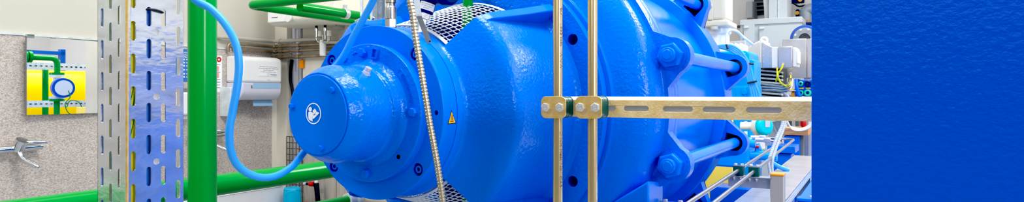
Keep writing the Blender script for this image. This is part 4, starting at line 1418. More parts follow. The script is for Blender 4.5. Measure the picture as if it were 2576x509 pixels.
# cyan bag
bgc = aty(735, 472, WY - 0.3)
bg_ = MB().lathe(fillet([(-0.5, 0.001), (-0.5, 0.10), (-0.03, 0.082), (0, 0.075), (0, 0.0001)], [0, 0.03, 0.02, 0.02, 0]), bgc, Z, X * 0.8, Yv * 0.8, seg=20)
random.seed(3)
bg_.v = [p + Vector((random.uniform(-.003, .003), random.uniform(-.003, .003), random.uniform(-.003, .003))) for p in bg_.v]
tag(bg_.build('waste_bag', M['lightblue']), 'turquoise plastic bag beside the washbasin', 'bag')
# black standpipe with red collar
vb_ = thing('stop_valve', aty(796, 509, WY - 0.12), 'black upright valve with a red collar in front of the grey planks', 'valve')
sp2 = lambda u, v: aty(u, v, WY - 0.12)
MB().tube([Vector((sp2(800, 509).x, WY - 0.12, 0.0)), sp2(800, 509), sp2(797, 475), sp2(795, 462)], [0.020, 0.020, 0.020, 0.023], 16).build('standpipe', M['black'], vb_)
MB().tube(catmull([sp2(796, 466), sp2(785, 464), sp2(770, 463)], 4), 0.011, 12).build('handle', M['black'], vb_)
MB().cyl(sp2(790, 464), sp2(780, 463.5), 0.020, 16).build('collar', M['red'], vb_)
MB().lathe(fillet([(0, 0.0001), (0, 0.014), (0.02, 0.013), (0.02, 0.0001)], 0.004), sp2(795, 461), Z, X, Yv, seg=16).build('cap', M['white'], vb_)
MB().cyl(sp2(771, 463), sp2(765, 462.5), 0.014, 12).build('spout', M['galv_matt'], vb_)
rt = aty(770, 507, WY - 0.25)
rt2 = aty(800, 507, WY - 0.25)
tag(MB().box((rt.x, WY - 0.35, rt.z - 0.3), (rt2.x, WY - 0.25, rt.z)).build('red_box', M['red'], bev=0.01), 'red box top just showing at the bottom edge near the planks', 'box')
# ================================================================== RIGHT BACKGROUND
def pbox(mb, u0, v0, u1, v1, y, dep, bev=0):
    """box whose front face lies on the plane y and spans the given view."""
    a, b = aty(u0, (v0 + v1) / 2, y), aty(u1, (v0 + v1) / 2, y)
    um = (u0 + u1) / 2
    return mb.box((a.x, y, aty(um, v1, y).z), (b.x, y + dep, aty(um, v0, y).z))


def floorbox(mb, u0, v0, u1, y, dep):
    a, b = aty(u0, v0, y), aty(u1, v0, y)
    return mb.box((a.x, y, 0.0), (b.x, y + dep, a.z))


# --- grey cabinet bank
CY = 8.6
cb = thing('grey_cabinet', aty(1940, 240, CY), 'long pale grey steel cabinet against the far wall', 'cabinet')
floorbox(MB(), 1862, 50, 2016, CY, 0.7).build('carcass', M['cab'], cb, bev=0.006)
pbox(MB(), 1861, 46, 2018, 60, CY - 0.02, 0.74).build('top_rail', M['cab'], cb, bev=0.006)
for (u0, u1, v0, v1, hu) in ((1871, 1898, 62, 108, 1875), (1910, 2012, 64, 240, 1914)):
    d_ = pbox(MB(), u0, v0, u1, v1, CY - 0.03, 0.03).build('door', M['cab'], cb, bev=0.004)
    hc_ = aty(hu + 2, v0 + 6, CY - 0.05)
    MB().box(hc_ + Vector((-0.03, 0, -0.012)), hc_ + Vector((0.03, 0.02, 0.012))).build('latch', M['galv_matt'], d_)
sm = thing('low_cabinet', aty(1850, 240, CY - 0.4), 'low pale grey cabinet left of the long grey cabinet', 'cabinet')
floorbox(MB(), 1832, 104, 1875, CY - 0.5, 0.5).build('carcass', M['cab'], sm, bev=0.006)
pbox(MB(), 1832, 112, 1868, 240, CY - 0.52, 0.02).build('door', M['cab'], sm, bev=0.004)
# wall box, louvre, duct
wbx_ = thing('wall_box', aty(1886, 45, FY - 0.3), 'small grey switch box on the far wall above the cabinet', 'switch box')
pbox(MB(), 1877, 3, 1896, 45, FY - 0.3, 0.3).build('housing', M['cab'], wbx_, bev=0.01)
pbox(MB(), 1893, 4, 1897, 44, FY - 0.31, 0.3).build('lid_edge', M['ink'], wbx_)
pbox(MB(), 1879, 45, 1892, 48, FY - 0.2, 0.1).build('cable_gland', M['ply'], wbx_)
lv = thing('louvre_window', aty(1910, 40, FY - 0.02), 'dark louvred window in the far wall', 'window')
pbox(MB(), 1897, -40, 1922, 37, FY - 0.04, 0.04).build('opening', M['cab_dark'], lv)
for v in (-24, -10, 4, 14, 24):
    pbox(MB(), 1898, v, 1922, v + 3, FY - 0.09, 0.05).build('blade', M['ink'], lv)
du = thing('air_duct', aty(1950, 48, CY + 0.1), 'square pale grey air duct rising from the long cabinet', 'duct')
pbox(MB(), 1934, -120, 1980, 48, CY + 0.08, 0.5).build('duct_shaft', M['cab'], du)
pbox(MB(), 1957, -120, 1959, 48, CY + 0.07, 0.02).build('seam', M['galv_matt'], du)
a_, b_ = aty(1924, -30, CY + 0.2), aty(1929, 18, CY + 0.2)
tag(MB().tube([a_, b_, aty(1929, 48, CY + 0.2)], [0.036, 0.036, 0.028], 20).build('vent_pipe', M['white_enamel']), 'short white vent pipe left of the grey air duct', 'pipe')

# blue actuators and pipe fittings on the right
for i, (u, v, w, h, lab_) in enumerate(((1988, -2, 12, 12, 'dark blue valve actuator at the top edge, nearest the air duct'), (2007, 0, 14, 10, 'dark blue valve actuator with yellow knob at the top edge'), (2006, 33, 10, 20, 'upright dark blue actuator with yellow knob on the far wall'))):
    ac = thing('valve_actuator', aty(u, v, FY - 0.2), lab_, 'actuator', 'blue valve actuators')
    c_ = aty(u, v, FY - 0.2)
    if i < 2:
        MB().lathe(fillet([(-w * 0.006, 0.0001), (-w * 0.006, h * 0.005), (w * 0.006, h * 0.005), (w * 0.006, 0.0001)], 0.02), c_, X, Yv, Z, seg=24).build('housing', M['navy'], ac)
    else:
        pbox(MB(), u - w / 2, v - h / 2, u + w / 2, v + h / 2, FY - 0.25, 0.12).build('housing', M['navy'], ac, bev=0.015)
    if i:
        kc = aty(u + (6 if i == 1 else 0), v, FY - 0.27)
        MB().cyl(kc, kc - Yv * 0.03, 0.025, 16).build('knob', M['sign_yellow'], ac)
tag(MB().tube(catmull([aty(1996, 8, FY - 0.3), aty(2010, 16, FY - 0.3), aty(2028, 14, FY - 0.3), aty(2016, 28, FY - 0.3), aty(2012, 48, FY - 0.3)], 6), 0.012, 8).build('black_cable', M['black']), 'black cable looping between the blue actuators', 'cable')
pf = thing('pipe_flange', aty(2028, 50, FY - 0.4), 'grey pipe elbow with a brown lined flange at the right', 'pipe')
c_ = aty(2028, 40, FY - 0.4)
MB().tube(catmull([c_ + Vector((0.3, 0, 0.10)), c_ + Vector((0.02, 0, 0.08)), c_ + Vector((0, 0, -0.02)), c_ + Vector((0, 0, -0.06))], 6), 0.075, 20).build('elbow', M['grey_steel'], pf)
MB().cyl(c_ + Vector((0, 0, -0.06)), c_ + Vector((0, 0, -0.10)), 0.13, 24).build('flange_face', M['bronze'], pf)
MB().cyl(c_ + Vector((0, 0, -0.10)), c_ + Vector((0, 0, -0.16)), 0.13, 24).build('lower_flange', M['navy'], pf)
pbox(MB(), 2015, 58, 2026, 98, FY - 0.35, 0.2).build('support', M['cab'], pf)
bfv = thing('butterfly_valve', aty(2024, 100, 7.2), 'round blue rimmed valve flange behind the stainless control box', 'valve')
c_ = aty(2024, 97, 7.4)
MB().lathe(fillet([(0, 0.085), (0, 0.145), (0.05, 0.145), (0.05, 0.085)], 0.006), c_, Yv, X, Z, seg=32).build('valve_rim', M['frame_blue'], bfv)
MB().lathe(fillet([(-0.012, 0.055), (-0.012, 0.115), (0.012, 0.115), (0.012, 0.055)], 0.004), c_, Yv, X, Z, seg=32).build('pipe_flange', M['grey_steel'], bfv)
MB().cyl(c_, c_ + Yv * 0.03, 0.06, 24).build('disc', M['cab_dark'], bfv)
MB().cyl(c_ + Yv * 0.05, Vector((c_.x, FY, c_.z)), 0.08, 24).build('pipe_run', M['grey_steel'], bfv)
for k in range(8):
    t = PI * (k + 0.5) / 4
    q = c_ + Vector((0.098 * math.cos(t), -0.012, 0.098 * math.sin(t)))
    MB().hexa(q, -Yv, 0.013, 0.012).build('bolt', M['bolt'], bfv)

# stainless control box
KY = 6.6
kb = thing('control_box', aty(2003, 195, KY), 'square stainless steel control box hanging beside the blue panel', 'control box')
pbox(MB(), 1968, 98, 2029, 196, KY, 0.35).build('housing', M['brushed'], kb, bev=0.006)
pbox(MB(), 2029.5, 97, 2052, 196, KY + 0.01, 0.34).build('hinge_side', M['brushed'], kb, bev=0.006)
MB().box((aty(2020, 150, KY).x, KY + 0.1, 0.0), (aty(2038, 150, KY).x, KY + 0.2, aty(2020, 190, KY).z)).build('stand_post', M['brushed'], kb)
kc = aty(1989, 187, KY)
MB().hexa(kc, -Yv, 0.016, 0.02).build('earth_stud', M['bolt'], kb)

# blower motor with terminal box
BY = 5.9
bm_ = thing('blower_motor', aty(1930, 172, BY), 'white motor housing with a grey terminal box in front of the grey cabinet', 'motor')
pa = [aty(1872, 128, BY + 0.25), aty(1890, 112, BY + 0.25), aty(1914, 100, BY + 0.25), aty(1914, 172, BY + 0.25), aty(1872, 168, BY + 0.25)]
MB().prism(pa, (0, 0.3, 0)).build('motor_housing', M['white_enamel'], bm_, bev=0.012)
pbox(MB(), 1911, 99, 1917, 171, BY + 0.02, 0.5).build('end_flange', M['pale'], bm_, bev=0.006)
fl = MB()
A_, B_ = aty(1917, 106, BY), aty(1943, 119, BY)
C_, D_ = aty(1943, 171, BY), aty(1917, 171, BY)
fl.prism([A_, B_, C_, D_], (0, 0.35, 0))
fl.build('bolted_adapter', M['brushed'], bm_, bev=0.004)
for k in range(4):
    for (uu, dv) in ((1920, 4), (1938, 9)):
        q = aty(uu, 104 + dv + k * 16, BY)
        MB().hexa(q, -Yv, 0.006, 0.004).build('bolt', M['bolt'], bm_)
pbox(MB(), 1941, 118, 1957, 171, BY - 0.03, 0.3).build('box_body', M['pale'], bm_, bev=0.006)
pbox(MB(), 1957.5, 117, 1993, 171, BY - 0.05, 0.3).build('terminal_box', M['brushed'], bm_, bev=0.006)
pbox(MB(), 1993, 119, 2004, 169, BY - 0.03, 0.26).build('box_lid', M['pale'], bm_, bev=0.01)
pbox(MB(), 2003.5, 127, 2008, 160, BY - 0.03, 0.2).build('cable_entry', M['white'], bm_, bev=0.006)
q = aty(1970, 161, BY - 0.05)
MB().hexa(q, -Yv, 0.012, 0.015).build('earth_stud', M['bolt'], bm_)
# lifting eye
c_ = aty(1922, 102, BY + 0.1)
MB().tube([c_ + Vector((0.028 * math.cos(2 * PI * k / 16), 0, 0.028 * math.sin(2 * PI * k / 16))) for k in range(16)], 0.009, 8, closed=True).build('lifting_eye', M['white_enamel'], bm_)
# finned motor body below it
fn = thing('finned_cooler', aty(1930, 250, BY + 0.3), 'dark finned cooler body with pale horizontal ribs under the terminal box', 'cooler')
pbox(MB(), 1893, 168, 1966, 262, BY + 0.25, 0.4).build('core', M['fin'], fn)
floorbox(MB(), 1893, 262, 1899, BY + 0.3, 0.1).build('leg', M['grey_steel'], fn)
floorbox(MB(), 1960, 262, 1966, BY + 0.3, 0.1).build('leg', M['grey_steel'], fn)
for k, v in enumerate((177, 186.5, 196, 205.5, 233, 242, 250)):
    a_, b_ = aty(1892, v - 4, BY + 0.14), aty(1966, v + 3, BY + 0.14)
    m_ = MB()
    m_.prism([a_, b_, b_ - Z * 0.016, a_ - Z * 0.016], (0, 0.12, 0))
    m_.build('cooling_fin', M['galv_matt'], fn)
# conduits in front of the fins
for i, (dv, lab_) in enumerate(((214, 'upper silver hose lying across the cooler fins'), (220, 'middle silver hose lying across the cooler fins'), (226, 'lower silver hose lying across the cooler fins'))):
    pts = [aty(1893, dv - 3, BY), aty(1920, dv - 1 + i, BY), aty(1950, dv + 2, BY), aty(1968, dv + 4, BY), aty(1982 + 3 * i, dv - 2, BY), aty(1986 + 3 * i, 200, BY + 0.1)]
    tag(MB().tube(catmull(pts, 6), 0.012, 10).build('silver_hose', M['steel']), lab_, 'hose', 'silver hoses across the cooler')
tag(MB().tube(catmull([aty(1962, 228, BY + 0.05), aty(1976, 236, BY), aty(1984, 252, BY), aty(1986, 280, BY)], 6), 0.016, 10).build('grey_hose', M['grey_cond']), 'grey hose bending down beside the orange device', 'hose')


# earth wires
def earth_wire(pts, label, r=0.0075):
    path = resample(catmull(pts, 16), 0.006)
    t_ = thing('earth_wire', path[0], label, 'wire', 'yellow and green earth wires')
    MB().tube(path, r, 10).build('yellow_sheath', M['stripe'], t_)
    g = MB()
    vs = []
    for i in range(len(path)):
        a_ = path[max(0, i - 1)]
        b_ = path[min(len(path) - 1, i + 1)]
        tn = (b_ - a_).normalized()
        e = Yv - tn * Yv.dot(tn)
        e.normalize()
        f = tn.cross(e)
        th = i * 0.55
        for dt in (-0.6, 0, 0.6):
            vs.append(path[i] + (e * math.cos(th + dt) + f * math.sin(th + dt)) * r * 1.06)
    g.add(vs, [(3 * i + j, 3 * i + j + 1, 3 * i + j + 4, 3 * i + j + 3) for i in range(len(path) - 1) for j in (0, 1)])
    g.build('green_stripe', M['stripe_green'], t_)


earth_wire([aty(1970, 162, BY - 0.08), aty(1966, 172, BY - 0.12), aty(1957, 188, BY - 0.12), aty(1952, 207, BY - 0.1)], 'short yellow and green earth wire hanging from the terminal box')
earth_wire([aty(1955, 171, BY - 0.1), aty(1956, 190, BY - 0.14), aty(1964, 208, BY - 0.14), aty(1978, 217, BY - 0.14), aty(1988, 211, BY - 0.1), aty(1989, 190, KY - 0.03)], 'long yellow and green earth wire looping up to the stainless control box')

# push button station
PYs = 5.6
ps = thing('button_station', aty(2020, 242, PYs), 'blue push button station with four round buttons beside the panel', 'push button station')
pbox(MB(), 1999, 201, 2052, 242, PYs, 0.12).build('housing', M['frame_blue'], ps, bev=0.008)
pbox(MB(), 1999, 199, 2010, 204, PYs - 0.01, 0.1).build('gland', M['black'], ps)
for (u, v, m_, r_) in ((2014.5, 211, 'mint', 0.020), (2032, 211, 'navy', 0.026), (2014.5, 234, 'mint', 0.022), (2032, 234, 'mint', 0.028)):
    c_ = aty(u, v, PYs)
    b_ = MB().lathe(fillet([(0, r_), (-0.02, r_), (-0.026, r_ * 0.8), (-0.026, r_ * 0.5), (-0.018, r_ * 0.42), (-0.018, 0.0001)], 0.003), c_, Yv, X, Z, seg=24).build('push_button', M[m_], ps)
    MB().cyl(c_ - Yv * 0.018, c_ - Yv * 0.022, r_ * 0.36, 16).build('button_centre', M['navy'] if m_ == 'mint' else M['black'], b_)
for u in (2016, 2033):
    pbox(MB(), u - 6, 221, u + 6, 224, PYs - 0.003, 0.004).build('name_strip', M['sign_yellow'], ps)
od = thing('orange_device', aty(1997, 250, PYs), 'orange sensor body hanging left of the push button station', 'sensor')
pbox(MB(), 1990, 231, 2004, 262, PYs + 0.02, 0.08).build('body', M['orange'], od, bev=0.01)
pbox(MB(), 1985, 224, 1999, 231, PYs + 0.02, 0.06).build('cap', M['sign_yellow'], od, bev=0.008)
pbox(MB(), 1986, 227, 2006, 229.5, PYs, 0.02).build('strap', M['galv_matt'], od)
tag(MB().tube(catmull([aty(2003, 200, PYs - 0.03), aty(2004, 216, PYs - 0.05), aty(2008, 232, PYs - 0.05), aty(2014, 250, PYs - 0.04), aty(2018, 270, PYs)], 6), 0.014, 12).build('blue_hose', M['inner_blue']), 'short blue hose running down across the push button station', 'hose')

# cream gear motor above the blue ring
GY = 5.4
gm_ = thing('gear_motor', aty(1810, 150, GY), 'cream coloured boxy gear motor standing behind the blue tie rod ring', 'motor')
pbox(MB(), 1772, -40, 1824, 52, GY, 0.35).build('gearbox', M['motor_cream'], gm_, bev=0.03, bseg=3)
pbox(MB(), 1768, 50, 1832, 68, GY - 0.02, 0.40).build('mounting_flange', M['motor_cream'], gm_, bev=0.02, bseg=3)
cp_ = pbox(MB(), 1780, 10, 1794, 52, GY - 0.012, 0.03).build('cover_plate', M['motor_cream'], gm_, bev=0.008)
for v in (16, 47):
    q = aty(1787, v, GY - 0.012)
    MB().hexa(q, -Yv, 0.014, 0.014).build('bolt', M['motor_cream'], cp_)
q = aty(1797, 70, GY)
MB().lathe(fillet([(0, 0.0001), (0, 0.03), (0.03, 0.035)], 0.01), q - Z * 0.02, Z, X, Yv, seg=16).build('drain_plug', M['motor_cream'], gm_)
q = aty(1806, 72, GY + 0.15)
MB().lathe(fillet([(0, 0.11), (-0.05, 0.11), (-0.06, 0.095), (-0.22, 0.095), (-0.22, 0.14), (-0.9, 0.14)], 0.012), q, Z, X, Yv, seg=32).build('motor_body', M['white_enamel'], gm_)
for (v, u0, u1) in ((112, 1828, 1846), (116, 1832, 1872)):
    pass
tag(MB().tube(catmull([aty(1828, 118, GY), aty(1828, 95, GY), aty(1831, 82, GY), aty(1842, 76, GY), aty(1854, 79, GY), aty(1864, 88, GY + 0.05), aty(1878, 100, GY + 0.1), aty(1894, 112, GY + 0.2)], 8), 0.011, 12).build('white_cable', M['white_enamel']), 'white cable arching from the gear motor to the white motor housing', 'cable')
wf = thing('white_ribbed_base', aty(1850, 140, GY + 0.2), 'white ribbed cover behind the blue cables', 'cover')
pbox(MB(), 1826, 112, 1872, 150, GY + 0.25, 0.2).build('cover_body', M['white_enamel'], wf, bev=0.01)
for u in (1836, 1848, 1860):
    pbox(MB(), u, 108, u + 4, 150, GY + 0.22, 0.1).build('rib', M['white_enamel'], wf, bev=0.006)

# bright blue drive housing behind the ring
DY = 5.2
dh = thing('drive_housing', aty(1865, 420, DY), 'bright light blue machine housing right behind the tie rod ring', 'machine')
pbox(MB(), 1800, 128, 1884, 246, DY, 0.5).build('upper_housing', M['bright_blue'], dh, bev=0.03, bseg=3)
floorbox(MB(), 1800, 216, 1892, DY - 0.04, 0.5).build('lower_housing', M['bright_blue'], dh, bev=0.02, bseg=3)
pbox(MB(), 1880, 150, 1897, 262, DY + 0.05, 0.35).build('side_cover', M['bright_blue'], dh, bev=0.012)
pbox(MB(), 1850, 219, 1876, 262, DY - 0.05, 0.03).build('inspection_plate', M['bright_blue'], dh, bev=0.008)
q = aty(1873, 232, DY - 0.05)
MB().hexa(q, -Yv, 0.022, 0.02).build('bolt', M['bright_blue'], dh)
pbox(MB(), 1846, 340, 1880, 372, DY - 0.06, 0.04).build('dark_window', M['navy'], dh, bev=0.01)
for v in (315, 340):
    pbox(MB(), 1872, v - 9, 1880, v + 9, DY - 0.05, 0.03).build('white_tag', M['white'], dh)
# blue cable bundle
for i in range(4):
    w = i * 5.2
    pts = [aty(1792, 120 - i * 1.5, DY - 0.16), aty(1822, 115 + i * 2.5, DY - 0.18), aty(1850 - i, 119 + i * 4.5, DY - 0.2), aty(1872 - i * 2, 140 + i * 5, DY - 0.2), aty(1888 - i * 4, 172 + i * 3, DY - 0.2), aty(1896 - i * 4.5, 205, DY - 0.2), aty(1908 - i * 6, 232, DY - 0.2), aty(1914 - i * 6.5, 262, DY - 0.2)]
    tag(MB().tube(catmull(pts, 8), 0.0105, 12).build('blue_cable', M['hose_blue']), ('outermost light blue cable of the bundle arching over the light blue housing', 'second light blue cable from outside in the arching bundle', 'third light blue cable from outside in the arching bundle', 'innermost light blue cable of the bundle arching over the housing')[i], 'cable', 'light blue cables in the arching bundle')
for (u, v, du_, dv_, lab_) in ((1829, 118, 2, 12, 'black tie around the top of the light blue cable bundle'), (1882, 160, 14, 3, 'black tie across the side of the light blue cable bundle'), (1892, 207, 12, -5, 'black tie lowest on the light blue cable bundle')):
    a_, b_ = aty(u - du_, v - dv_ / 2, DY - 0.225), aty(u + du_, v + dv_ / 2, DY - 0.225)
    tag(MB().tube([a_, b_], 0.007, 8).build('cable_tie', M['black']), lab_, 'cable tie', 'ties on the light blue cables')

# ------------------------------------------------ lower right: tubing, clamps, tray
ZT = -0.292
fA = U(1858.7, 428, 2.40)
fB = U(1897.5, 431, 2.372)
zA = fA.z


def tubeline(name, f, uf, vf, Yf, left_u, left_v, lab_, second):
    far = U(uf, vf, Yf)
    far.x = f.x
    near = f + (f - far) * ((f.y - 1.2) / (far.y - f.y))
    end = aty(left_u, left_v, far.y)
    t_ = thing(name, near, lab_, 'tube', 'bent steel tubes beside the pump')
    MB().tube(fillet([near, far, Vector((end.x, far.y, end.z))], 0.05, 6), 0.0068, 16).build('tube_run', M['tube_grey'], t_)
    MB().hexa(Vector((end.x + 0.03, far.y, end.z)), X * -1, 0.016, 0.035).build('union_nut', M['bolt'], t_, ang=25)
    MB().cyl(Vector((end.x, far.y, end.z)), Vector((end.x - 0.05, far.y, end.z)), 0.012, 16).build('fitting', M['bolt'], t_)
    return near


tubeline('steel_tube', fA, 1967, 358, 3.49, 1924, 353, 'bent steel tube in the clamps, nearer the pump ring', 0)
tubeline('steel_tube', fB, 1999, 351, 3.56, 1912, 347, 'bent steel tube in the clamps, nearer the cable tray', 1)
# manifold block the tubes end in
mf = thing('valve_manifold', aty(1880, 400, 3.75), 'light blue valve manifold with a red lever where the bent tubes end', 'valve')
y_ = 3.78
xl = aty(1893, 350, y_).x
MB().box((xl - 0.22, y_ - 0.06, H - 0.42), (xl - 0.01, y_ + 0.12, H - 0.255)).build('manifold_block', M['bright_blue'], mf, bev=0.012)
MB().cyl((xl - 0.012, y_ - 0.02, H - 0.285), (xl + 0.02, y_ - 0.02, H - 0.285), 0.02, 20).build('port', M['bright_blue'], mf)
q = aty(1905, 392, y_)
MB().cyl((xl - 0.02, y_, q.z), (xl + 0.13, y_, q.z), 0.026, 20).cyl((q.x, y_, q.z), (q.x, y_, q.z + 0.045), 0.014, 14).build('valve_body', M['bright_blue'], mf)
MB().box((q.x - 0.03, y_ - 0.02, q.z + 0.044), (q.x + 0.012, y_ + 0.0, q.z + 0.058)).build('lever', M['red'], mf, bev=0.004)
# tube clamps with bracket
by = fA.y
for i, f in enumerate((fA, fB)):
    ck = thing('tube_clamp', (f.x, by, f.z - 0.03), ('small dark green tube clamp on the bracket, nearer the pump ring', 'small dark green tube clamp on the bracket, nearer the grey post')[i], 'clamp', 'tube clamps on the grey bracket')
    ww = 0.0185
    MB().box((f.x - ww, by - 0.018, f.z - 0.020), (f.x + ww, by + 0.018, f.z + 0.016)).build('clamp_body', M['teal'], ck, bev=0.002)
    MB().box((f.x - ww, by - 0.018, f.z + 0.016), (f.x + ww, by + 0.018, f.z + 0.0195)).build('top_plate', M['galv'], ck)
    for sx in (-0.012, 0.012):
        MB().hexa((f.x + sx, by, f.z + 0.0195), Z, 0.0065, 0.005).build('bolt_head', M['bolt'], ck, ang=25)
        MB().hexa((f.x + sx, by - 0.026, f.z - 0.024), -Z, 0.005, 0.006).cyl((f.x + sx, by - 0.026, f.z - 0.030), (f.x + sx, by - 0.026, f.z - 0.036), 0.0028, 8).build('nut', M['bolt'], ck, ang=25)
bk = thing('clamp_bracket', (fA.x, by, fA.z - 0.08), 'flat grey steel bracket arm carrying the two small tube clamps', 'bracket')
bx1 = aty(1942, 460, by - 0.02).x
MB().box((fA.x - 0.035, by - 0.03, fA.z - 0.0235), (bx1, by + 0.02, fA.z - 0.0205)).box((fA.x - 0.035, by - 0.021, fA.z - 0.062), (bx1, by - 0.018, fA.z - 0.0235)).build('arm', M['grey_steel'], bk)
MB().box((bx1 - 0.006, by - 0.022, fA.z - 0.09), (bx1, by + 0.022, fA.z - 0.01)).build('end_plate', M['galv'], bk)
MB().hexa((bx1 - 0.007, by - 0.005, fA.z - 0.045), -X, 0.012, 0.012).build('bolt', M['bolt'], bk, ang=25)
# grey post with yellow cap
pq = aty(1938, 440, by - 0.03)
pq1 = aty(1971, 440, by - 0.03)
gpz = pq.z
gp_ = thing('short_grey_post', ((pq.x + pq1.x) / 2, by, 0), 'short square grey post with a yellow cap beside the tube clamps', 'post')
MB().box((pq.x, by - 0.03, 0.30), (pq1.x, by + 0.03, gpz - 0.004)).build('shaft', M['post_grey'], gp_, bev=0.002)
MB().box((pq.x - 0.001, by - 0.031, gpz - 0.004), (pq1.x + 0.001, by + 0.031, gpz + 0.004)).build('cap', M['orange'], gp_, bev=0.002)
# second set of bolts at the lower edge
sb2 = U(1690, 507, 2.05)
lk = thing('lower_clamp', sb2, 'steel clamp plate with two bolt heads at the bottom edge under the lug', 'clamp')
MB().box(sb2 + Vector((-0.04, -0.02, -0.05)), sb2 + Vector((0.05, 0.02, -0.004))).build('clamp_plate', M['galv'], lk, bev=0.002)
for dx in (-0.022, 0.028):
    MB().hexa(sb2 + Vector((dx, 0, -0.004)), Z, 0.009, 0.009).build('bolt_head', M['bolt'], lk, ang=25)
MB().box(sb2 + Vector((-0.03, -0.012, -0.85)), sb2 + Vector((0.03, 0.012, -0.05))).build('stand', M['galv_matt'], lk)
# cable tray
tz = H - 0.45
tx0, tx1 = -0.505, -0.325
tyA, tyB = 2.62, 5.0
ct = thing('cable_tray', ((tx0 + tx1) / 2, 3.8, tz - 0.09), 'long galvanised cable tray with perforated side running away beside the panel', 'cable tray')
MB().box((tx0, 1.6, tz - 0.004), (tx1, 2.9, tz)).box((tx0, 2.903, tz - 0.004), (tx1, tyB, tz)).build('lid', M['brushed'], ct)
hs = []
for r_ in range(2):
    yy = 0.02 + (0.02 if r_ % 2 else 0)
    while yy < tyB - 1.63:
        hs.append([(yy - 0.011, -0.019 - r_ * 0.014), (yy + 0.011, -0.019 - r_ * 0.014), (yy + 0.011, -0.015 - r_ * 0.014), (yy - 0.011, -0.015 - r_ * 0.014)])
        yy += 0.04
plate([(0, -0.042), (tyB - 1.6, -0.042), (tyB - 1.6, -0.002), (0, -0.002)], hs, 0.002, frame4((tx1 - 0.002, 1.6, tz), Yv, Z, X)).build('perforated_side', M['galv_matt'], ct)
MB().box((tx0, 1.6, tz - 0.042), (tx0 + 0.002, tyB, tz - 0.004)).box((tx0, 1.6, tz - 0.042), (tx1, tyB, tz - 0.040)).build('tray_body', M['galv_matt'], ct)
for yy in (2.0, 3.3, 4.6):
    MB().box((tx0 + 0.05, yy, 0.0), (tx1 - 0.05, yy + 0.05, tz - 0.042)).build('tray_leg', M['galv_matt'], ct)

# blue base frame and blocks
bs = thing('base_frame', (-1.1, 3.9, 0), 'dark blue machine base frame under the pump and drive', 'base frame')
MB().box((-1.75, 1.5, 0.0), (-0.62, 2.9, 0.30)).build('front_beam', M['paint'], bs, bev=0.006)
MB().box((-0.80, 3.6, 0.0), (-0.53, 3.78, H - 0.52)).build('rear_block', M['paint'], bs, bev=0.006)
MB().box((-0.56, 3.76, 0.0), (-0.515, 4.3, H - 0.50)).build('side_block', M['paint'], bs, bev=0.006)
bb = thing('blue_cross_beam', (-0.4, 5.6, 0), 'bright blue beam block crossing behind the bent steel tubes', 'beam')
y_ = 5.3
pbox(MB(), 1930, 368, 2000, 386, y_, 0.3).build('top_slab', M['paint'], bb, bev=0.006)
floorbox(MB(), 1936, 386, 1990, y_ + 0.03, 0.25).build('web', M['paint'], bb, bev=0.006)
lbm = thing('blue_side_beam', (-0.1, 2.6, 0), 'blue box beam with flanged joint below the cable tray at the right', 'beam')
MB().box((-0.32, 3.3, 0.0), (0.25, 4.2, H - 0.50)).build('beam_body', M['paint'], lbm, bev=0.008)
MB().box((-0.322, 3.26, H - 0.512), (0.255, 3.34, H - 0.497)).build('joint_flange', M['paint'], lbm, bev=0.003)
MB().box((-0.318, 4.22, 0.0), (0.25, 5.1, H - 0.47)).build('rear_body', M['paint'], lbm, bev=0.008)
for k in range(3):
    MB().hexa((-0.26 + k * 0.1, 3.30, H - 0.497), Z, 0.010, 0.010).build('bolt', M['bolt'], lbm)
# yellow guard panel
yg = thing('yellow_guard', aty(1820, 509, 4.5), 'pale yellow guard panel behind the lower tie rod lug', 'guard panel')
y_ = 4.45
a_, b_ = aty(1740, 300, y_).x, aty(1843, 300, y_).x
MB().box((a_, y_, 0.0), (b_, y_ + 0.03, aty(1843, 296, y_).z)).build('panel', M['guard_yellow'], yg, bev=0.004)
MB().box((b_ - 0.02, y_ - 0.03, 0.0), (b_ + 0.015, y_, aty(1870, 455, y_).z)).build('edge_post', M['orange'], yg, bev=0.003)

# braided hoses
for i, (pts, lab_) in enumerate(([[(1972, 296), (1966, 320), (1952, 352), (1940, 385), (1934, 410), (1938, 440)], 'silver braided hose nearer the valve manifold'], [[(1976, 296), (1972, 320), (1960, 352), (1948, 385), (1942, 412), (1944, 445)], 'silver braided hose nearer the wooden block'])):
    path = resample(catmull([U(u, v, 2.75) for u, v in pts], 10), 0.0022)
    rr = [0.0064, 0.0070, 0.0070, 0.0064]
    tag(MB().tube(path, [rr[k % 4] for k in range(len(path))], 10).build('braided_hose', M['galv_matt'], ang=20), lab_, 'hose', 'braided hoses at the lower right')
# gauge transmitter under the rail
gt = thing('level_transmitter', aty(1910, 350, 4.8), 'round white instrument head with a turquoise cover under the rail', 'transmitter')
c_ = aty(1911, 318, 4.8)
MB().sphere(c_, 0.066, 24, 14, (1, 0.8, 1.05)).build('head', M['white_enamel'], gt)
dd = Vector((0.75, -0.65, 0.1)).normalized()
e1 = Z.cross(dd).normalized()
MB().lathe(fillet([(0.02, 0.070), (0.042, 0.068), (0.058, 0.054), (0.062, 0.0001)], 0.012), c_ + Vector((0.012, -0.012, 0)), dd, e1, dd.cross(e1), seg=28).build('cover_cap', M['cyan'], gt)
MB().cyl(c_ - Z * 0.06, c_ - Z * 0.16, 0.036, 20).build('neck', M['pale'], gt)
wq = c_ + Vector((0.012, -0.012, 0.02)) + dd * 0.0635
MB().prism([wq + e1 * a_ * 0.02 + Z * b_ * 0.03 for a_, b_ in ((-1, -1), (1, -1), (1, 1), (-1, 1))], dd * 0.003).build('display_window', M['cab'], gt)
MB().cyl(c_ - X * 0.13, c_ - X * 0.05, 0.028, 18).build('cable_gland', M['white'], gt)
MB().cyl(c_ - Z * 0.17, c_ - Z * 0.20, 0.07, 20).build('base_ring', M['ink'], gt)
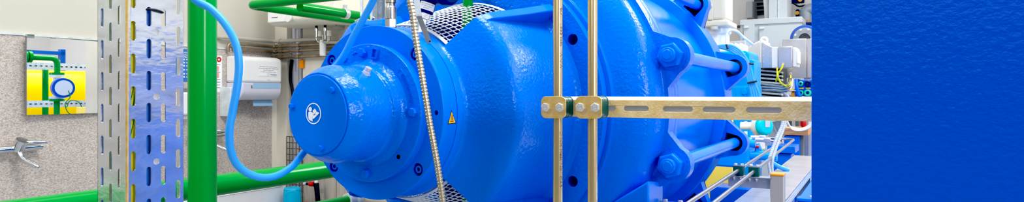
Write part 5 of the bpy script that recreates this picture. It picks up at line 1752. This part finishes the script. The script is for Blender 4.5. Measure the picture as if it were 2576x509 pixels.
# grey machine frame behind
gf = thing('grey_machine_frame', aty(1950, 350, 6.4), 'slanted grey steel frame plate behind the braided hoses', 'frame')
pp = [aty(1928, 312, 6.3), aty(1968, 300, 6.3), aty(1980, 352, 6.3), aty(1935, 352, 6.3)]
MB().prism(pp, (0, 0.25, 0)).build('side_plate', M['galv_matt'], gf, bev=0.005)
pp = [aty(1940, 310, 6.28), aty(1944, 309, 6.28), aty(1966, 352, 6.28), aty(1961, 352, 6.28)]
MB().prism(pp, (0, 0.02, 0)).build('stiffener', M['white_enamel'], gf)
pbox(MB(), 1900, 352, 1968, 368, 6.2, 0.3).build('foot_plate', M['pale'], gf)
# wooden block on blue stand, white post, cable coil
wk = thing('wooden_block', aty(2000, 341, 5.9), 'brown wooden block lying on a blue stand at the right', 'wooden block')
pbox(MB(), 1966, 323, 2033, 341, 5.9, 0.3).build('timber', M['ply'], wk, bev=0.004)
st = thing('blue_stand', aty(1990, 400, 5.9), 'blue stand carrying the wooden block', 'stand')
floorbox(MB(), 1972, 341.5, 2012, 5.92, 0.25).build('box', M['paint'], st, bev=0.006)
floorbox(MB(), 2013, 341.5, 2020, 5.95, 0.1).build('leg', M['ink'], st)
tag(floorbox(MB(), 2033, 290, 2052, 6.25, 0.06).build('white_post', M['white_enamel'], bev=0.004), 'slim white upright post next to the blue panel edge', 'post')
tag(pbox(MB(), 2012, 300, 2028, 322, 6.0, 0.1).build('red_valve', M['red'], bev=0.03), 'red valve knob behind the coiled white cables', 'valve knob')
pr2 = thing('press_frame', aty(2000, 320, 7.0), 'dark grey machine part above the wooden block', 'machine')
pbox(MB(), 1972, 285, 2012, 323, 7.0, 0.3).build('body', M['ink'], pr2, bev=0.02)
pbox(MB(), 1992, 285, 2000, 323, 6.98, 0.05).build('guide', M['pale'], pr2)
for i in range(3):
    pts = [(1974 + 2 * i, 298), (1980 + 2 * i, 312), (1994, 321 + i * 2.6), (2012, 324 + i * 2.6), (2030, 319 + i * 3), (2046, 306 + i * 4)]
    tag(MB().tube(catmull([aty(u, v, 5.2 - 0.02 * i) for u, v in pts], 7), 0.0052, 10).build('white_cable', M['pale']), ('uppermost white cable sagging below the rail', 'middle white cable sagging below the rail', 'lowest white cable sagging below the rail')[i], 'cable', 'white cables sagging below the rail')
# blue hose by the beam
tag(MB().tube(catmull([aty(1905, 362, 3.95), aty(1914, 380, 3.95), aty(1930, 400, 3.95), aty(1955, 418, 3.95), aty(1985, 430, 3.95)], 8), 0.013, 12).build('blue_hose', M['hose_blue']), 'light blue hose sweeping down beside the bent steel tubes', 'hose')

# ================================================================== LIGHT
w = bpy.data.worlds.new('world')
scene.world = w
w.use_nodes = True
bgn = w.node_tree.nodes['Background']
bgn.inputs['Color'].default_value = (0.92, 0.96, 1.0, 1)
bgn.inputs['Strength'].default_value = 0.18


def area(name, loc, target, sx, sy, power, col=(1, 1, 1)):
    d = bpy.data.lights.new(name, 'AREA')
    d.shape = 'RECTANGLE'
    d.size, d.size_y = sx, sy
    d.energy = power
    d.color = col
    o = bpy.data.objects.new(name, d)
    COL.objects.link(o)
    o.location = loc
    dv = Vector(target) - Vector(loc)
    o.rotation_euler = dv.to_track_quat('-Z', 'Y').to_euler()
    return o


area('hall_light', (-0.4, 1.6, 4.8), (-1.0, 2.0, 1.2), 2.2, 0.9, 135)
area('hall_light', (-3.0, 1.6, 4.9), (-3.0, 1.8, 0), 1.2, 3.6, 26)
area('hall_light', (0.6, 7.0, 4.9), (-0.4, 3.0, 1.0), 2.4, 1.8, 300)
area('hall_light', (5.2, 5.0, 4.9), (5.2, 5.0, 0), 3.0, 5.0, 180)
area('fill_light', (0.9, 4.7, 0.42), (-0.9, 1.8, 1.2), 1.3, 0.5, 18, (0.95, 0.98, 1.0))  # unseen lamp added low for the glint along the lower lantern arm
area('fill_light', (4.5, -0.4, 2.6), (-1.0, 2.0, 1.2), 1.2, 1.6, 110, (0.95, 0.98, 1.0))  # added fill to brighten the pump faces turned right; no window stands there
area('fill_light', (0.3, -3.9, 2.9), (0.1, 1.2, 1.5), 3.2, 1.2, 20, (0.95, 0.98, 1.0))  # added behind the camera for a soft sheen high on the blue panel
area('fill_light', (-3.4, -1.4, 4.2), (-1.2, 1.2, 1.4), 1.2, 1.6, 70, (0.97, 0.98, 1.0))  # added to lift the end cover while leaving the lantern cone darker

scene.view_settings.view_transform = 'Standard'
scene.view_settings.look = 'None'
scene.view_settings.exposure = 0.30
scene.view_settings.use_curve_mapping = True
cmap = scene.view_settings.curve_mapping
cmap.black_level = (0.024, 0.022, 0.020)
cmap.update()
scene.view_settings.gamma = 1.0
scene.cycles.max_bounces = 8
scene.cycles.use_denoising = True
